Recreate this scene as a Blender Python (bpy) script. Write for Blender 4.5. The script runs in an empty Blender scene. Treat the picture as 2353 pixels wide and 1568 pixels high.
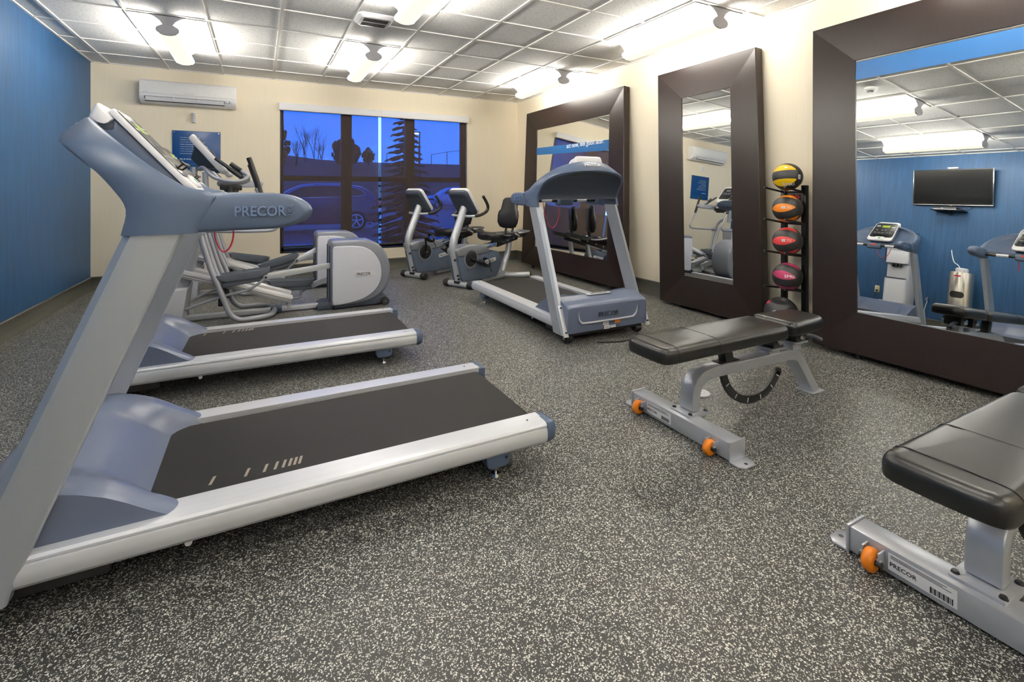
import bpy, bmesh, math, random
from mathutils import Vector, Matrix

random.seed(7)
sc = bpy.context.scene
COL = sc.collection

# ------------------------------------------------------------------ camera, sky, exposure
XL, XR, YB, HC, YF = -1.8356, 4.1004, 7.6706, 2.8013, -2.6
cam_data = bpy.data.cameras.new('camera')
cam_data.sensor_fit = 'HORIZONTAL'
cam_data.sensor_width = 36.0
cam_data.lens = 36.0 * 1116.4 / 2353.0
cam_data.shift_y = -(784.0 - 440.36) / 2353.0
cam_data.clip_start = 0.02
cam_data.clip_end = 400
cam = bpy.data.objects.new('camera', cam_data)
COL.objects.link(cam)
cam.location = (0, 0, 1.2113)
cam.rotation_euler = (math.pi / 2, 0, -0.4797)
sc.camera = cam

sc.view_settings.view_transform = 'Standard'
sc.view_settings.look = 'None'
sc.view_settings.exposure = 1.2
sc.view_settings.gamma = 1.0
sc.view_settings.use_curve_mapping = False
sc.cycles.use_denoising = True
sc.cycles.max_bounces = 10
sc.cycles.diffuse_bounces = 5
sc.cycles.glossy_bounces = 5
sc.cycles.transparent_max_bounces = 12
sc.cycles.sample_clamp_indirect = 6.0
sc.cycles.caustics_reflective = False
sc.cycles.caustics_refractive = False

world = bpy.data.worlds.new('dusk_sky')
sc.world = world
world.use_nodes = True
wn, wl = world.node_tree.nodes, world.node_tree.links
bg = wn['Background']
tc = wn.new('ShaderNodeTexCoord')
sep = wn.new('ShaderNodeSeparateXYZ')
rmp = wn.new('ShaderNodeValToRGB')
rmp.color_ramp.elements[0].position = 0.0
rmp.color_ramp.elements[0].color = (0.26, 0.50, 1.0, 1)
rmp.color_ramp.elements[1].position = 0.45
rmp.color_ramp.elements[1].color = (0.05, 0.20, 0.75, 1)
wl.new(tc.outputs['Generated'], sep.inputs[0])
wl.new(sep.outputs['Z'], rmp.inputs['Fac'])
wl.new(rmp.outputs['Color'], bg.inputs['Color'])
bg.inputs['Strength'].default_value = 1.75

LAMP_UP = 46.0      # open upper side of the tube lamps
LAMP_SIDE = 24.0     # frosted sides of the tube lamps
LAMP_DOWN = .52     # frosted lower cover of the tube lamps

# ------------------------------------------------------------------ helpers
def lin(c):
    def f(v):
        v /= 255.0
        return v / 12.92 if v <= 0.04045 else ((v + 0.055) / 1.055) ** 2.4
    return (f(c[0]), f(c[1]), f(c[2]), 1.0)

MATS = {}
def mat(name, rgb, rough=0.5, metal=0.0, var=0.06, nscale=30.0, bump=0.0, bscale=300.0, spec=0.5, coat=0.0, stretch=(1, 1, 1)):
    if name in MATS:
        return MATS[name]
    m = bpy.data.materials.new(name)
    m.use_nodes = True
    n, l = m.node_tree.nodes, m.node_tree.links
    b = n['Principled BSDF']
    b.inputs['Roughness'].default_value = rough
    b.inputs['Metallic'].default_value = metal
    b.inputs['Specular IOR Level'].default_value = spec
    b.inputs['Coat Weight'].default_value = coat
    t = n.new('ShaderNodeTexCoord')
    mp = n.new('ShaderNodeMapping')
    mp.inputs['Scale'].default_value = stretch
    l.new(t.outputs['Object'], mp.inputs['Vector'])
    nz = n.new('ShaderNodeTexNoise')
    nz.inputs['Scale'].default_value = nscale
    nz.inputs['Detail'].default_value = 4
    l.new(mp.outputs['Vector'], nz.inputs['Vector'])
    mx = n.new('ShaderNodeMix')
    mx.data_type = 'RGBA'
    c = lin(rgb)
    mx.inputs[6].default_value = tuple(max(0, v * (1 - var)) for v in c[:3]) + (1,)
    mx.inputs[7].default_value = tuple(min(1, v * (1 + var)) for v in c[:3]) + (1,)
    l.new(nz.outputs['Fac'], mx.inputs[0])
    l.new(mx.outputs[2], b.inputs['Base Color'])
    if bump > 0:
        nb = n.new('ShaderNodeTexNoise')
        nb.inputs['Scale'].default_value = bscale
        nb.inputs['Detail'].default_value = 2
        l.new(mp.outputs['Vector'], nb.inputs['Vector'])
        bp = n.new('ShaderNodeBump')
        bp.inputs['Strength'].default_value = bump
        bp.inputs['Distance'].default_value = 0.002
        l.new(nb.outputs['Fac'], bp.inputs['Height'])
        l.new(bp.outputs['Normal'], b.inputs['Normal'])
    MATS[name] = m
    return m

def emit(name, rgb, strength):
    if name in MATS:
        return MATS[name]
    m = bpy.data.materials.new(name)
    m.use_nodes = True
    n, l = m.node_tree.nodes, m.node_tree.links
    n.remove(n['Principled BSDF'])
    e = n.new('ShaderNodeEmission')
    e.inputs['Color'].default_value = lin(rgb)
    e.inputs['Strength'].default_value = strength
    l.new(e.outputs[0], n['Material Output'].inputs['Surface'])
    MATS[name] = m
    return m

def catmull(P, n=8, closed=False):
    P = [Vector(p) for p in P]
    if len(P) < 3:
        return P
    out = []
    N = len(P)
    rng = N if closed else N - 1
    for i in range(rng):
        p1, p2 = P[i], P[(i + 1) % N]
        p0 = P[i - 1] if (i > 0 or closed) else p1 * 2 - p2
        p3 = P[(i + 2) % N] if (i + 2 < N or closed) else p2 * 2 - p1
        for k in range(n):
            t = k / n
            out.append(0.5 * ((2 * p1) + (p2 - p0) * t + (2 * p0 - 5 * p1 + 4 * p2 - p3) * t * t + (3 * p1 - p0 - 3 * p2 + p3) * t ** 3))
    if not closed:
        out.append(P[-1])
    return out

class MB:
    """collects shapes of one part into one mesh"""
    def __init__(self):
        self.bm = bmesh.new()
        self.mi = 0
        self.M = Matrix.Identity(4)

    def _add(self, tb, bev=0.0, seg=2, ang=30):
        if bev > 0:
            bmesh.ops.recalc_face_normals(tb, faces=tb.faces)
            es = [e for e in tb.edges if len(e.link_faces) == 2 and e.calc_face_angle(0) > math.radians(ang)]
            if es:
                bmesh.ops.bevel(tb, geom=es, offset=bev, segments=seg, affect='EDGES', profile=0.5, clamp_overlap=True)
        bmesh.ops.recalc_face_normals(tb, faces=tb.faces)
        for f in tb.faces:
            f.material_index = self.mi
            f.smooth = True
        tb.transform(self.M)
        me = bpy.data.meshes.new('t')
        tb.to_mesh(me)
        tb.free()
        self.bm.from_mesh(me)
        bpy.data.meshes.remove(me)
        return self

    def box(self, x0, x1, y0, y1, z0, z1, bev=0.0, seg=2, m=None):
        tb = bmesh.new()
        bmesh.ops.create_cube(tb, size=1.0)
        for v in tb.verts:
            v.co = Vector(((v.co.x + .5) * (x1 - x0) + x0, (v.co.y + .5) * (y1 - y0) + y0, (v.co.z + .5) * (z1 - z0) + z0))
        if m is not None:
            tb.transform(m)
        return self._add(tb, bev, seg)

    def cyl(self, p0, p1, r, r2=None, seg=20, bev=0.0):
        p0, p1 = Vector(p0), Vector(p1)
        d = p1 - p0
        tb = bmesh.new()
        bmesh.ops.create_cone(tb, cap_ends=True, segments=seg, radius1=r, radius2=r if r2 is None else r2, depth=d.length)
        q = Vector((0, 0, 1)).rotation_difference(d.normalized())
        tb.transform(Matrix.Translation((p0 + p1) / 2) @ q.to_matrix().to_4x4())
        return self._add(tb, bev, 2, 50)

    def ring(self, p0, p1, r, ri, seg=28, bev=0.0):
        """a hollow cylinder from p0 to p1"""
        p0, p1 = Vector(p0), Vector(p1)
        d = p1 - p0
        h = d.length / 2
        q = Vector((0, 0, 1)).rotation_difference(d.normalized())
        prof = [(ri, -h), (r, -h), (r, h), (ri, h)]
        tb = bmesh.new()
        rings = []
        for i in range(seg):
            a = 2 * math.pi * i / seg
            rings.append([tb.verts.new((x * math.cos(a), x * math.sin(a), z)) for x, z in prof])
        for i in range(seg):
            A, B = rings[i], rings[(i + 1) % seg]
            for k in range(4):
                tb.faces.new((A[k], B[k], B[(k + 1) % 4], A[(k + 1) % 4]))
        tb.transform(Matrix.Translation((p0 + p1) / 2) @ q.to_matrix().to_4x4())
        return self._add(tb, bev, 2, 50)

    def tube(self, pts, r, seg=12, n=8, closed=False, caps=True, smooth=True, rz=None):
        P = catmull(pts, n, closed) if smooth else [Vector(p) for p in pts]
        N = len(P)
        rs = r if isinstance(r, (list, tuple)) else None
        tb = bmesh.new()
        rings = []
        t0 = (P[1] - P[0]).normalized()
        up = Vector((0, 0, 1)) if abs(t0.z) < 0.9 else Vector((0, 1, 0))
        u = t0.cross(up).normalized()
        prev = t0
        for i in range(N):
            if closed:
                t = (P[(i + 1) % N] - P[i - 1]).normalized()
            elif i == 0:
                t = t0
            elif i == N - 1:
                t = (P[-1] - P[-2]).normalized()
            else:
                t = (P[i + 1] - P[i - 1]).normalized()
            u = (prev.rotation_difference(t) @ u)
            u = (u - t * u.dot(t)).normalized()
            prev = t
            w = t.cross(u)
            rr = r
            if rs is not None:
                f = i / max(1, N - 1) * (len(rs) - 1)
                k = min(int(f), len(rs) - 2)
                rr = rs[k] + (rs[k + 1] - rs[k]) * (f - k)
            rings.append([tb.verts.new(P[i] + (u * math.cos(a) + w * math.sin(a)) * rr) for a in [2 * math.pi * j / seg for j in range(seg)]])
        for i in range(N if closed else N - 1):
            A, B = rings[i], rings[(i + 1) % N]
            for j in range(seg):
                tb.faces.new((A[j], A[(j + 1) % seg], B[(j + 1) % seg], B[j]))
        if caps and not closed:
            tb.faces.new(rings[0][::-1])
            tb.faces.new(rings[-1])
        return self._add(tb)

    def prism(self, poly, a0, a1, plane='xz', bev=0.0, seg=2, ang=30):
        """polygon in a plane, extruded along the third axis from a0 to a1"""
        def P(p, a):
            if plane == 'xz':
                return (p[0], a, p[1])
            if plane == 'yz':
                return (a, p[0], p[1])
            return (p[0], p[1], a)
        tb = bmesh.new()
        A = [tb.verts.new(P(p, a0)) for p in poly]
        B = [tb.verts.new(P(p, a1)) for p in poly]
        N = len(poly)
        tb.faces.new(A)
        tb.faces.new(B[::-1])
        for i in range(N):
            tb.faces.new((A[i], B[i], B[(i + 1) % N], A[(i + 1) % N]))
        return self._add(tb, bev, seg, ang)

    def loft(self, rings, closed=True, caps=True, bev=0.0, seg=2, ang=30):
        tb = bmesh.new()
        R = [[tb.verts.new(p) for p in r] for r in rings]
        n = len(R[0])
        for i in range(len(R) - 1):
            for j in range(n if closed else n - 1):
                k = (j + 1) % n
                try:
                    tb.faces.new((R[i][j], R[i][k], R[i + 1][k], R[i + 1][j]))
                except ValueError:
                    pass
        if caps and closed:
            tb.faces.new(R[0][::-1])
            tb.faces.new(R[-1])
        bmesh.ops.remove_doubles(tb, verts=tb.verts, dist=1e-5)
        return self._add(tb, bev, seg, ang)

    def sphere(self, c, r, u=24, v=14, s=(1, 1, 1)):
        tb = bmesh.new()
        bmesh.ops.create_uvsphere(tb, u_segments=u, v_segments=v, radius=r)
        tb.transform(Matrix.Translation(c) @ Matrix.Diagonal((s[0], s[1], s[2], 1)))
        return self._add(tb)

    def lathe(self, prof, seg=32, c=(0, 0, 0)):
        tb = bmesh.new()
        rings = []
        for i in range(seg):
            a = 2 * math.pi * i / seg
            rings.append([tb.verts.new((c[0] + x * math.cos(a), c[1] + x * math.sin(a), c[2] + z)) for x, z in prof])
        for i in range(seg):
            A, B = rings[i], rings[(i + 1) % seg]
            for k in range(len(prof) - 1):
                tb.faces.new((A[k], B[k], B[k + 1], A[k + 1]))
        bmesh.ops.remove_doubles(tb, verts=tb.verts, dist=1e-5)
        return self._add(tb)

    def ribbon(self, path, th, y0, y1, bev=0.0, n=8, smooth=True):
        """flat bar bent along a path in the xz plane, th thick, from y0 to y1"""
        P = catmull([(p[0], 0, p[1]) for p in path], n) if smooth else [Vector((p[0], 0, p[1])) for p in path]
        top, bot = [], []
        for i, p in enumerate(P):
            t = (P[min(i + 1, len(P) - 1)] - P[max(i - 1, 0)]).normalized()
            nn = Vector((-t.z, 0, t.x))
            top.append(p + nn * th / 2)
            bot.append(p - nn * th / 2)
        rings = [[(a.x, y0, a.z), (a.x, y1, a.z), (b.x, y1, b.z), (b.x, y0, b.z)] for a, b in zip(top, bot)]
        return self.loft(rings, bev=bev, ang=40)

    def text(self, s, width, m, depth=0.002, height=None, offset=0.0, spacing=1.0):
        """lettering: baseline along +x, centred at the origin, facing +z, moved by m"""
        cu = bpy.data.curves.new('t', 'FONT')
        cu.body = s
        cu.extrude = depth / 2
        cu.resolution_u = 3
        cu.offset = offset
        cu.space_character = spacing
        ob = bpy.data.objects.new('t', cu)
        COL.objects.link(ob)
        bpy.context.view_layer.update()
        me = bpy.data.meshes.new_from_object(ob.evaluated_get(bpy.context.evaluated_depsgraph_get()))
        tb = bmesh.new()
        tb.from_mesh(me)
        bpy.data.meshes.remove(me)
        bpy.data.objects.remove(ob)
        bpy.data.curves.remove(cu)
        xs = [v.co.x for v in tb.verts]
        ys = [v.co.y for v in tb.verts]
        w = max(xs) - min(xs)
        k = width / w
        ky = k if height is None else height / (max(ys) - min(ys))
        cx, cy = (max(xs) + min(xs)) / 2, (max(ys) + min(ys)) / 2
        for v in tb.verts:
            v.co = Vector(((v.co.x - cx) * k, (v.co.y - cy) * ky, v.co.z))
        return tb if m is None else self._text_add(tb, m)

    def _text_add(self, tb, m):
        tb.transform(m)
        for f in tb.faces:
            f.material_index = self.mi
        tb.transform(self.M)
        me = bpy.data.meshes.new('t')
        tb.to_mesh(me)
        tb.free()
        self.bm.from_mesh(me)
        bpy.data.meshes.remove(me)
        return self

    def build(self, name, mats, parent=None, ang=35):
        me = bpy.data.meshes.new(name)
        self.bm.to_mesh(me)
        self.bm.free()
        if not isinstance(mats, (list, tuple)):
            mats = [mats]
        for m in mats:
            me.materials.append(m)
        me.set_sharp_from_angle(angle=math.radians(ang))
        ob = bpy.data.objects.new(name, me)
        COL.objects.link(ob)
        if parent is not None:
            ob.parent = parent
        return ob

def frame_m(o, xdir, ydir):
    """matrix with x along xdir, y along ydir, z their cross product, at o"""
    x = Vector(xdir).normalized()
    y = Vector(ydir)
    y = (y - x * y.dot(x)).normalized()
    z = x.cross(y)
    M = Matrix((x, y, z)).transposed().to_4x4()
    M.translation = Vector(o)
    return M

def thing(name, label, cat, loc=(0, 0, 0), rz=0.0, group=None):
    o = bpy.data.objects.new(name, None)
    o.empty_display_size = 0.1
    COL.objects.link(o)
    o.location = loc
    o.rotation_euler = (0, 0, rz)
    tag(o, label, cat, group)
    return o

def tag(o, label, cat, group=None):
    o['label'] = label
    o['category'] = cat
    if group:
        o['group'] = group
    return o

def struct(o):
    o['kind'] = 'structure'
    return o

def copy_tree(o, parent=None):
    c = o.copy()
    COL.objects.link(c)
    c.parent = parent
    for ch in o.children:
        copy_tree(ch, c)
    return c

def rrect(w, h, r, n=5):
    """rounded rectangle outline centred at 0"""
    out = []
    for cx, cy, a0 in ((w / 2 - r, h / 2 - r, 0), (-w / 2 + r, h / 2 - r, 90), (-w / 2 + r, -h / 2 + r, 180), (w / 2 - r, -h / 2 + r, 270)):
        for k in range(n + 1):
            a = math.radians(a0 + 90 * k / n)
            out.append((cx + r * math.cos(a), cy + r * math.sin(a)))
    return out

# ------------------------------------------------------------------ shared materials
M_silver = mat('brushed_aluminium', (230, 233, 240), 0.34, 0.35, 0.05, 8, stretch=(0.2, 8, 8))
M_paint = mat('silver_paint', (204, 208, 215), 0.30, 0.40, 0.04, 40)
M_slate = mat('slate_blue_plastic', (74, 89, 114), 0.38, 0.0, 0.05, 60, 0.15, 500)
M_emboss_lit = mat('slate_blue_lit_lettering', (100, 122, 158), 0.42)  # arm plastic lightened to imitate light catching the raised letters
M_slate_dk = mat('dark_slate_plastic', (50, 58, 72), 0.5, 0.0, 0.05, 60, 0.12, 500)
M_grey = mat('grey_plastic', (166, 169, 178), 0.40, 0.0, 0.04, 40, 0.05, 400)
M_lgrey = mat('light_grey_plastic', (212, 214, 222), 0.4, 0.0, 0.03, 40)
M_white = mat('white_plastic', (243, 243, 246), 0.35, 0.0, 0.02, 40)
M_black = mat('black_plastic', (24, 24, 26), 0.45, 0.0, 0.1, 60)
M_rubber = mat('black_rubber', (30, 30, 32), 0.6, 0.0, 0.1, 60, 0.2, 300)
M_dkgrey = mat('charcoal_metal', (45, 46, 50), 0.4, 0.3, 0.08, 50)
M_chrome = mat('chrome', (215, 217, 220), 0.15, 1.0, 0.02, 30)
M_print = mat('dark_print', (40, 42, 48), 0.5)
M_wprint = mat('white_print', (240, 240, 242), 0.5)
M_red = mat('red_cord', (190, 30, 55), 0.5)
M_orange = mat('orange_urethane', (232, 130, 24), 0.35)

# ------------------------------------------------------------------ room materials
def nodes_of(name):
    m = bpy.data.materials.new(name)
    m.use_nodes = True
    MATS[name] = m
    return m, m.node_tree.nodes, m.node_tree.links, m.node_tree.nodes['Principled BSDF']

def mixrgb(n, l, fac, a, b):
    mx = n.new('ShaderNodeMix')
    mx.data_type = 'RGBA'
    for sock, v in ((0, fac), (6, a), (7, b)):
        if isinstance(v, (int, float, tuple)):
            mx.inputs[sock].default_value = v
        else:
            l.new(v, mx.inputs[sock])
    return mx.outputs[2]

def math_n(n, l, op, a, b=None):
    x = n.new('ShaderNodeMath')
    x.operation = op
    for i, v in enumerate((a, b)):
        if v is None:
            continue
        if isinstance(v, (int, float)):
            x.inputs[i].default_value = v
        else:
            l.new(v, x.inputs[i])
    return x.outputs[0]

def speckle_floor():
    m, n, l, b = nodes_of('speckled_rubber')
    t = n.new('ShaderNodeTexCoord')
    nz = n.new('ShaderNodeTexNoise')
    nz.inputs['Scale'].default_value = 260
    nz.inputs['Detail'].default_value = 1
    l.new(t.outputs['Object'], nz.inputs['Vector'])
    add = n.new('ShaderNodeVectorMath')
    add.operation = 'MULTIPLY_ADD'
    l.new(nz.outputs['Color'], add.inputs[0])
    add.inputs[1].default_value = (0.005, 0.005, 0.0)
    l.new(t.outputs['Object'], add.inputs[2])
    facs = []
    for scale, thr, dist in ((190, 0.70, 0.50), (330, 0.78, 0.55)):
        v = n.new('ShaderNodeTexVoronoi')
        v.inputs['Scale'].default_value = scale
        v.inputs['Randomness'].default_value = 1.0
        l.new(add.outputs[0], v.inputs['Vector'])
        s = n.new('ShaderNodeSeparateColor')
        l.new(v.outputs['Color'], s.inputs[0])
        on = math_n(n, l, 'GREATER_THAN', s.outputs[0], thr)
        near = math_n(n, l, 'LESS_THAN', v.outputs['Distance'], dist)
        facs.append((math_n(n, l, 'MULTIPLY', on, near), s.outputs[1]))
    f = math_n(n, l, 'MAXIMUM', facs[0][0], facs[1][0])
    fleck = mixrgb(n, l, facs[0][1], lin((150, 150, 144)), lin((236, 236, 228)))
    col = mixrgb(n, l, f, lin((44, 44, 42)), fleck)
    l.new(col, b.inputs['Base Color'])
    b.inputs['Roughness'].default_value = 0.42
    b.inputs['Specular IOR Level'].default_value = 0.45
    bp = n.new('ShaderNodeBump')
    bp.inputs['Strength'].default_value = 0.25
    bp.inputs['Distance'].default_value = 0.002
    l.new(nz.outputs['Fac'], bp.inputs['Height'])
    l.new(bp.outputs['Normal'], b.inputs['Normal'])
    return m

def woven_wall(name, rgb, var, rough, spec=0.3):
    m, n, l, b = nodes_of(name)
    t = n.new('ShaderNodeTexCoord')
    mp = n.new('ShaderNodeMapping')
    mp.inputs['Scale'].default_value = (1, 1, 0.035)
    l.new(t.outputs['Object'], mp.inputs['Vector'])
    nz = n.new('ShaderNodeTexNoise')
    nz.inputs['Scale'].default_value = 70
    nz.inputs['Detail'].default_value = 6
    l.new(mp.outputs['Vector'], nz.inputs['Vector'])
    r = n.new('ShaderNodeValToRGB')
    c = lin(rgb)
    r.color_ramp.elements[0].position = 0.32
    r.color_ramp.elements[1].position = 0.68
    r.color_ramp.elements[0].color = tuple(v * (1 - var) for v in c[:3]) + (1,)
    r.color_ramp.elements[1].color = tuple(min(1, v * (1 + var)) for v in c[:3]) + (1,)
    l.new(nz.outputs['Fac'], r.inputs['Fac'])
    l.new(r.outputs['Color'], b.inputs['Base Color'])
    b.inputs['Roughness'].default_value = rough
    b.inputs['Specular IOR Level'].default_value = spec
    return m

def ceiling_tile():
    m, n, l, b = nodes_of('mineral_fibre_tile')
    t = n.new('ShaderNodeTexCoord')
    nz = n.new('ShaderNodeTexNoise')
    nz.inputs['Scale'].default_value = 150
    nz.inputs['Detail'].default_value = 3
    l.new(t.outputs['Object'], nz.inputs['Vector'])
    r = n.new('ShaderNodeValToRGB')
    r.color_ramp.elements[0].position = 0.30
    r.color_ramp.elements[0].color = lin((150, 147, 142))
    r.color_ramp.elements[1].position = 0.43
    r.color_ramp.elements[1].color = lin((240, 239, 237))
    l.new(nz.outputs['Fac'], r.inputs['Fac'])
    l.new(r.outputs['Color'], b.inputs['Base Color'])
    b.inputs['Roughness'].default_value = 0.9
    b.inputs['Specular IOR Level'].default_value = 0.1
    return m

M_floor = speckle_floor()
M_cream = woven_wall('cream_wallcovering', (246, 235, 212), 0.016, 0.7)
M_blue = woven_wall('blue_wallcovering', (34, 75, 115), 0.20, 0.5, 0.4)
M_tile = ceiling_tile()
M_tee = mat('ceiling_grid_white', (228, 226, 222), 0.6)
M_base = mat('baseboard_vinyl', (84, 84, 76), 0.45, 0.0, 0.05, 20)
M_bronze = mat('dark_bronze_frame', (26, 24, 24), 0.4, 0.2)

# ------------------------------------------------------------------ room shell
b = MB(); b.box(XL - .1, XR + .1, YF - .1, YB + .15, -.12, 0)
struct(b.build('floor', M_floor))
b = MB(); b.box(XL - .1, XR + .1, YF - .1, YB + .15, HC + .008, HC + .12)
struct(b.build('ceiling', M_tile))
b = MB()
k = -1
x = -1.6516
while x < XR:
    b.box(x - .012, x + .012, YF, YB, HC - .002, HC + .010)
    x += .6096
y = YB - .5303
while y > YF:
    b.box(XL, XR, y - .012, y + .012, HC - .0015, HC + .010)
    y -= .6096
b.box(XL, XL + .02, YF, YB, HC - .003, HC + .01)
b.box(XR - .02, XR, YF, YB, HC - .003, HC + .01)
b.box(XL, XR, YB - .02, YB, HC - .003, HC + .01)
struct(b.build('trim_1', M_tee))
b = MB(); b.box(XL - .1, XL, YF - .1, YB + .15, 0, HC + .01)
struct(b.build('wall_left', M_blue))
b = MB(); b.box(XR, XR + .1, YF - .1, YB + .15, 0, HC + .01)
struct(b.build('wall_right', M_cream))
WX0, WX1, WZ0, WZ1 = .262, 3.13, .325, 2.44
b = MB()
b.box(XL, WX0, YB, YB + .15, 0, HC + .01)
b.box(WX1, XR, YB, YB + .15, 0, HC + .01)
b.box(WX0, WX1, YB, YB + .15, 0, WZ0)
b.box(WX0, WX1, YB, YB + .15, WZ1, HC + .01)
struct(b.build('wall_back', M_cream))
b = MB(); b.box(XL, XR, YF - .1, YF, 0, HC + .01)
struct(b.build('wall_front', M_cream))

def base_profile(sign):
    return [(0, 0), (.022, 0), (.022, .006), (.014, .018), (.012, .14), (.016, .146), (.016, .156), (.008, .163), (0, .163)]
b = MB(); b.prism([(XL + u, z) for u, z in base_profile(1)], YF, YB, 'xz')
struct(b.build('baseboard_left', M_base))
b = MB(); b.prism([(XR - u, z) for u, z in base_profile(1)], YF, YB, 'xz')
struct(b.build('baseboard_right', M_base))
b = MB(); b.prism([(YB - u, z) for u, z in base_profile(1)], XL, XR, 'yz')
struct(b.build('baseboard_back', M_base))

# ------------------------------------------------------------------ window
M_glass = bpy.data.materials.new('window_glass')
M_glass.use_nodes = True
n, l = M_glass.node_tree.nodes, M_glass.node_tree.links
n.remove(n['Principled BSDF'])
tr = n.new('ShaderNodeBsdfTransparent'); tr.inputs['Color'].default_value = (.93, .96, .97, 1)
gl = n.new('ShaderNodeBsdfGlossy'); gl.inputs['Roughness'].default_value = .02
mx = n.new('ShaderNodeMixShader'); mx.inputs[0].default_value = .05
l.new(tr.outputs[0], mx.inputs[1]); l.new(gl.outputs[0], mx.inputs[2])
l.new(mx.outputs[0], n['Material Output'].inputs['Surface'])

M_screen = bpy.data.materials.new('solar_screen_fabric')
M_screen.use_nodes = True
n, l = M_screen.node_tree.nodes, M_screen.node_tree.links
pb = n['Principled BSDF']
pb.inputs['Base Color'].default_value = lin((106, 91, 81)); pb.inputs['Roughness'].default_value = .8
pb.inputs['Specular IOR Level'].default_value = .1
tr = n.new('ShaderNodeBsdfTransparent'); tr.inputs['Color'].default_value = (.42, .66, 1.0, 1)
mx = n.new('ShaderNodeMixShader'); mx.inputs[0].default_value = .60
wv = n.new('ShaderNodeLayerWeight'); wv.inputs['Blend'].default_value = .5   # the weave closes up when seen at a slant
fr = n.new('ShaderNodeMapRange'); fr.inputs['From Min'].default_value = .08; fr.inputs['From Max'].default_value = .24; fr.inputs['To Min'].default_value = .44; fr.inputs['To Max'].default_value = .97
l.new(wv.outputs['Facing'], fr.inputs['Value']); l.new(fr.outputs[0], mx.inputs[0])
l.new(pb.outputs[0], mx.inputs[2]); l.new(tr.outputs[0], mx.inputs[1])
l.new(mx.outputs[0], n['Material Output'].inputs['Surface'])

b = MB()
yf0, yf1 = YB + .085, YB + .145
b.box(WX0, WX0 + .05, yf0, yf1, WZ0, WZ1, .003)
b.box(WX1 - .085, WX1, yf0, yf1, WZ0, WZ1, .003)
b.box(WX0, WX1, yf0, yf1, WZ0, WZ0 + .065, .003)
b.box(WX0, WX1, yf0, yf1, WZ1 - .05, WZ1, .003)
b.box(1.105, 1.262, yf0, yf1, WZ0, WZ1, .003)
b.box(2.09, 2.245, yf0, yf1, WZ0, WZ1, .003)
b.box(WX0, WX1, yf0 + .004, yf1, 1.368, 1.445, .003)
b.box(WX0, WX1, YB + .002, yf0, WZ0, WZ0 + .018, .003)
win = struct(b.build('window_1', M_bronze))
b = MB(); b.box(WX0 + .02, WX1 - .02, YB + .118, YB + .122, WZ0 + .03, WZ1 - .02)
b.build('glass', M_glass, win)

def roller_shade(x0, x1, hem, label):
    t = thing('roller_shade', label, 'window blind', ((x0 + x1) / 2, YB, 0), 0, 'roller shades over the window')
    w = (x1 - x0) / 2
    cw0, cw1 = (-w - .025, w + .012) if x0 < 1 else (-w - .012, w + .018)
    c = MB()
    c.box(cw0 if x0 < 1 else -w - .010, cw1 if x0 > 1 else w + .032, -.075, -.001, 2.369, 2.474, .004)
    c.build('cassette', M_white, t)
    s = MB()
    s.box(-w, w, .030, .0312, hem, 2.40)
    s.build('screen', M_screen, t)
    h = MB()
    h.box(-w, w, .024, .037, hem - .026, hem + .004, .004)
    h.build('hem_bar', M_black, t)
    r = MB()
    if x0 > 1:
        r.box(w - .004, w + .008, -.012, .004, .33, 2.37, .002)
        r.box(w - .01, w + .03, -.02, .004, .325, .345, .003)
    else:
        r.box(-w - .01, -w + .004, -.002, .02, .33, 2.37, .002)
    r.build('side_channel', mat('shade_channel', (120, 112, 108), .5) if x0 > 1 else M_black, t)
roller_shade(.275, 1.651, .425, 'left brown mesh roller shade covering the left half of the dusk window')
roller_shade(1.695, 3.118, .400, 'right brown mesh roller shade behind the two exercise bikes')

# ------------------------------------------------------------------ tube lamps
M_tube_up = emit('lamp_open_side', (255, 250, 241), LAMP_UP)
M_tube_side = emit('lamp_frosted_side', (255, 249, 238), LAMP_SIDE)
M_tube_dn = emit('lamp_frosted_cover', (255, 244, 224), LAMP_DOWN)
M_refl = mat('lamp_reflector_white', (245, 243, 238), .45, 0, .01)
M_cap = mat('lamp_end_cap_grey', (168, 168, 174), .45)

def make_lamp():
    t = thing('ceiling_lamp', '', 'ceiling light')
    H = .585
    def funnel(x):
        pts = [(-.30, 0), (-.30, -.004), (-.15, -.006), (-.10, -.018), (-.062, -.045), (-.038, -.078), (-.030, -.10)]
        return pts + [(-a, z) for a, z in pts[::-1]]
    b = MB()
    b.prism(funnel(0), -H, H, 'xz')
    b.build('reflector', M_refl, t, 50)
    zc = -.128
    n = 28
    el = [(.088 * math.cos(2 * math.pi * i / n), zc + .047 * math.sin(2 * math.pi * i / n)) for i in range(n + 1)]
    b = MB()
    el = el[:-1]
    up = [el[i % n] for i in range(2, n // 2 - 1)]
    sides = ([el[i % n] for i in range(-3, 3)], [el[i % n] for i in range(n // 2 - 2, n // 2 + 4)])
    dn = [el[i % n] for i in range(n // 2 + 3, n - 2)]
    b.mi = 0
    b.loft([[(x, y, z) for x, z in up] for y in (-H, H)], closed=False, caps=False)
    b.mi = 1
    b.loft([[(x, y, z) for x, z in dn] for y in (-H, H)], closed=False, caps=False)
    b.mi = 2
    for sd in sides:
        b.loft([[(x, y, z) for x, z in sd] for y in (-H, H)], closed=False, caps=False)
    tb = b.build('lamp_tube', [M_tube_up, M_tube_dn, M_tube_side], t, 60)
    for s in (-1, 1):
        c = MB()
        fun = [(-.145, -.003), (-.10, -.020), (-.062, -.048), (-.040, -.08)]
        lo = [(.09 * math.cos(a), zc + .05 * math.sin(a)) for a in [math.radians(150 + 240 * i / 20) for i in range(21)]]
        c.prism(fun + lo + [(-x, z) for x, z in fun[::-1]], s * H, s * (H + .012), 'xz')
        c.build('end_cap', M_cap, t, 40)
    return t
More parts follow.
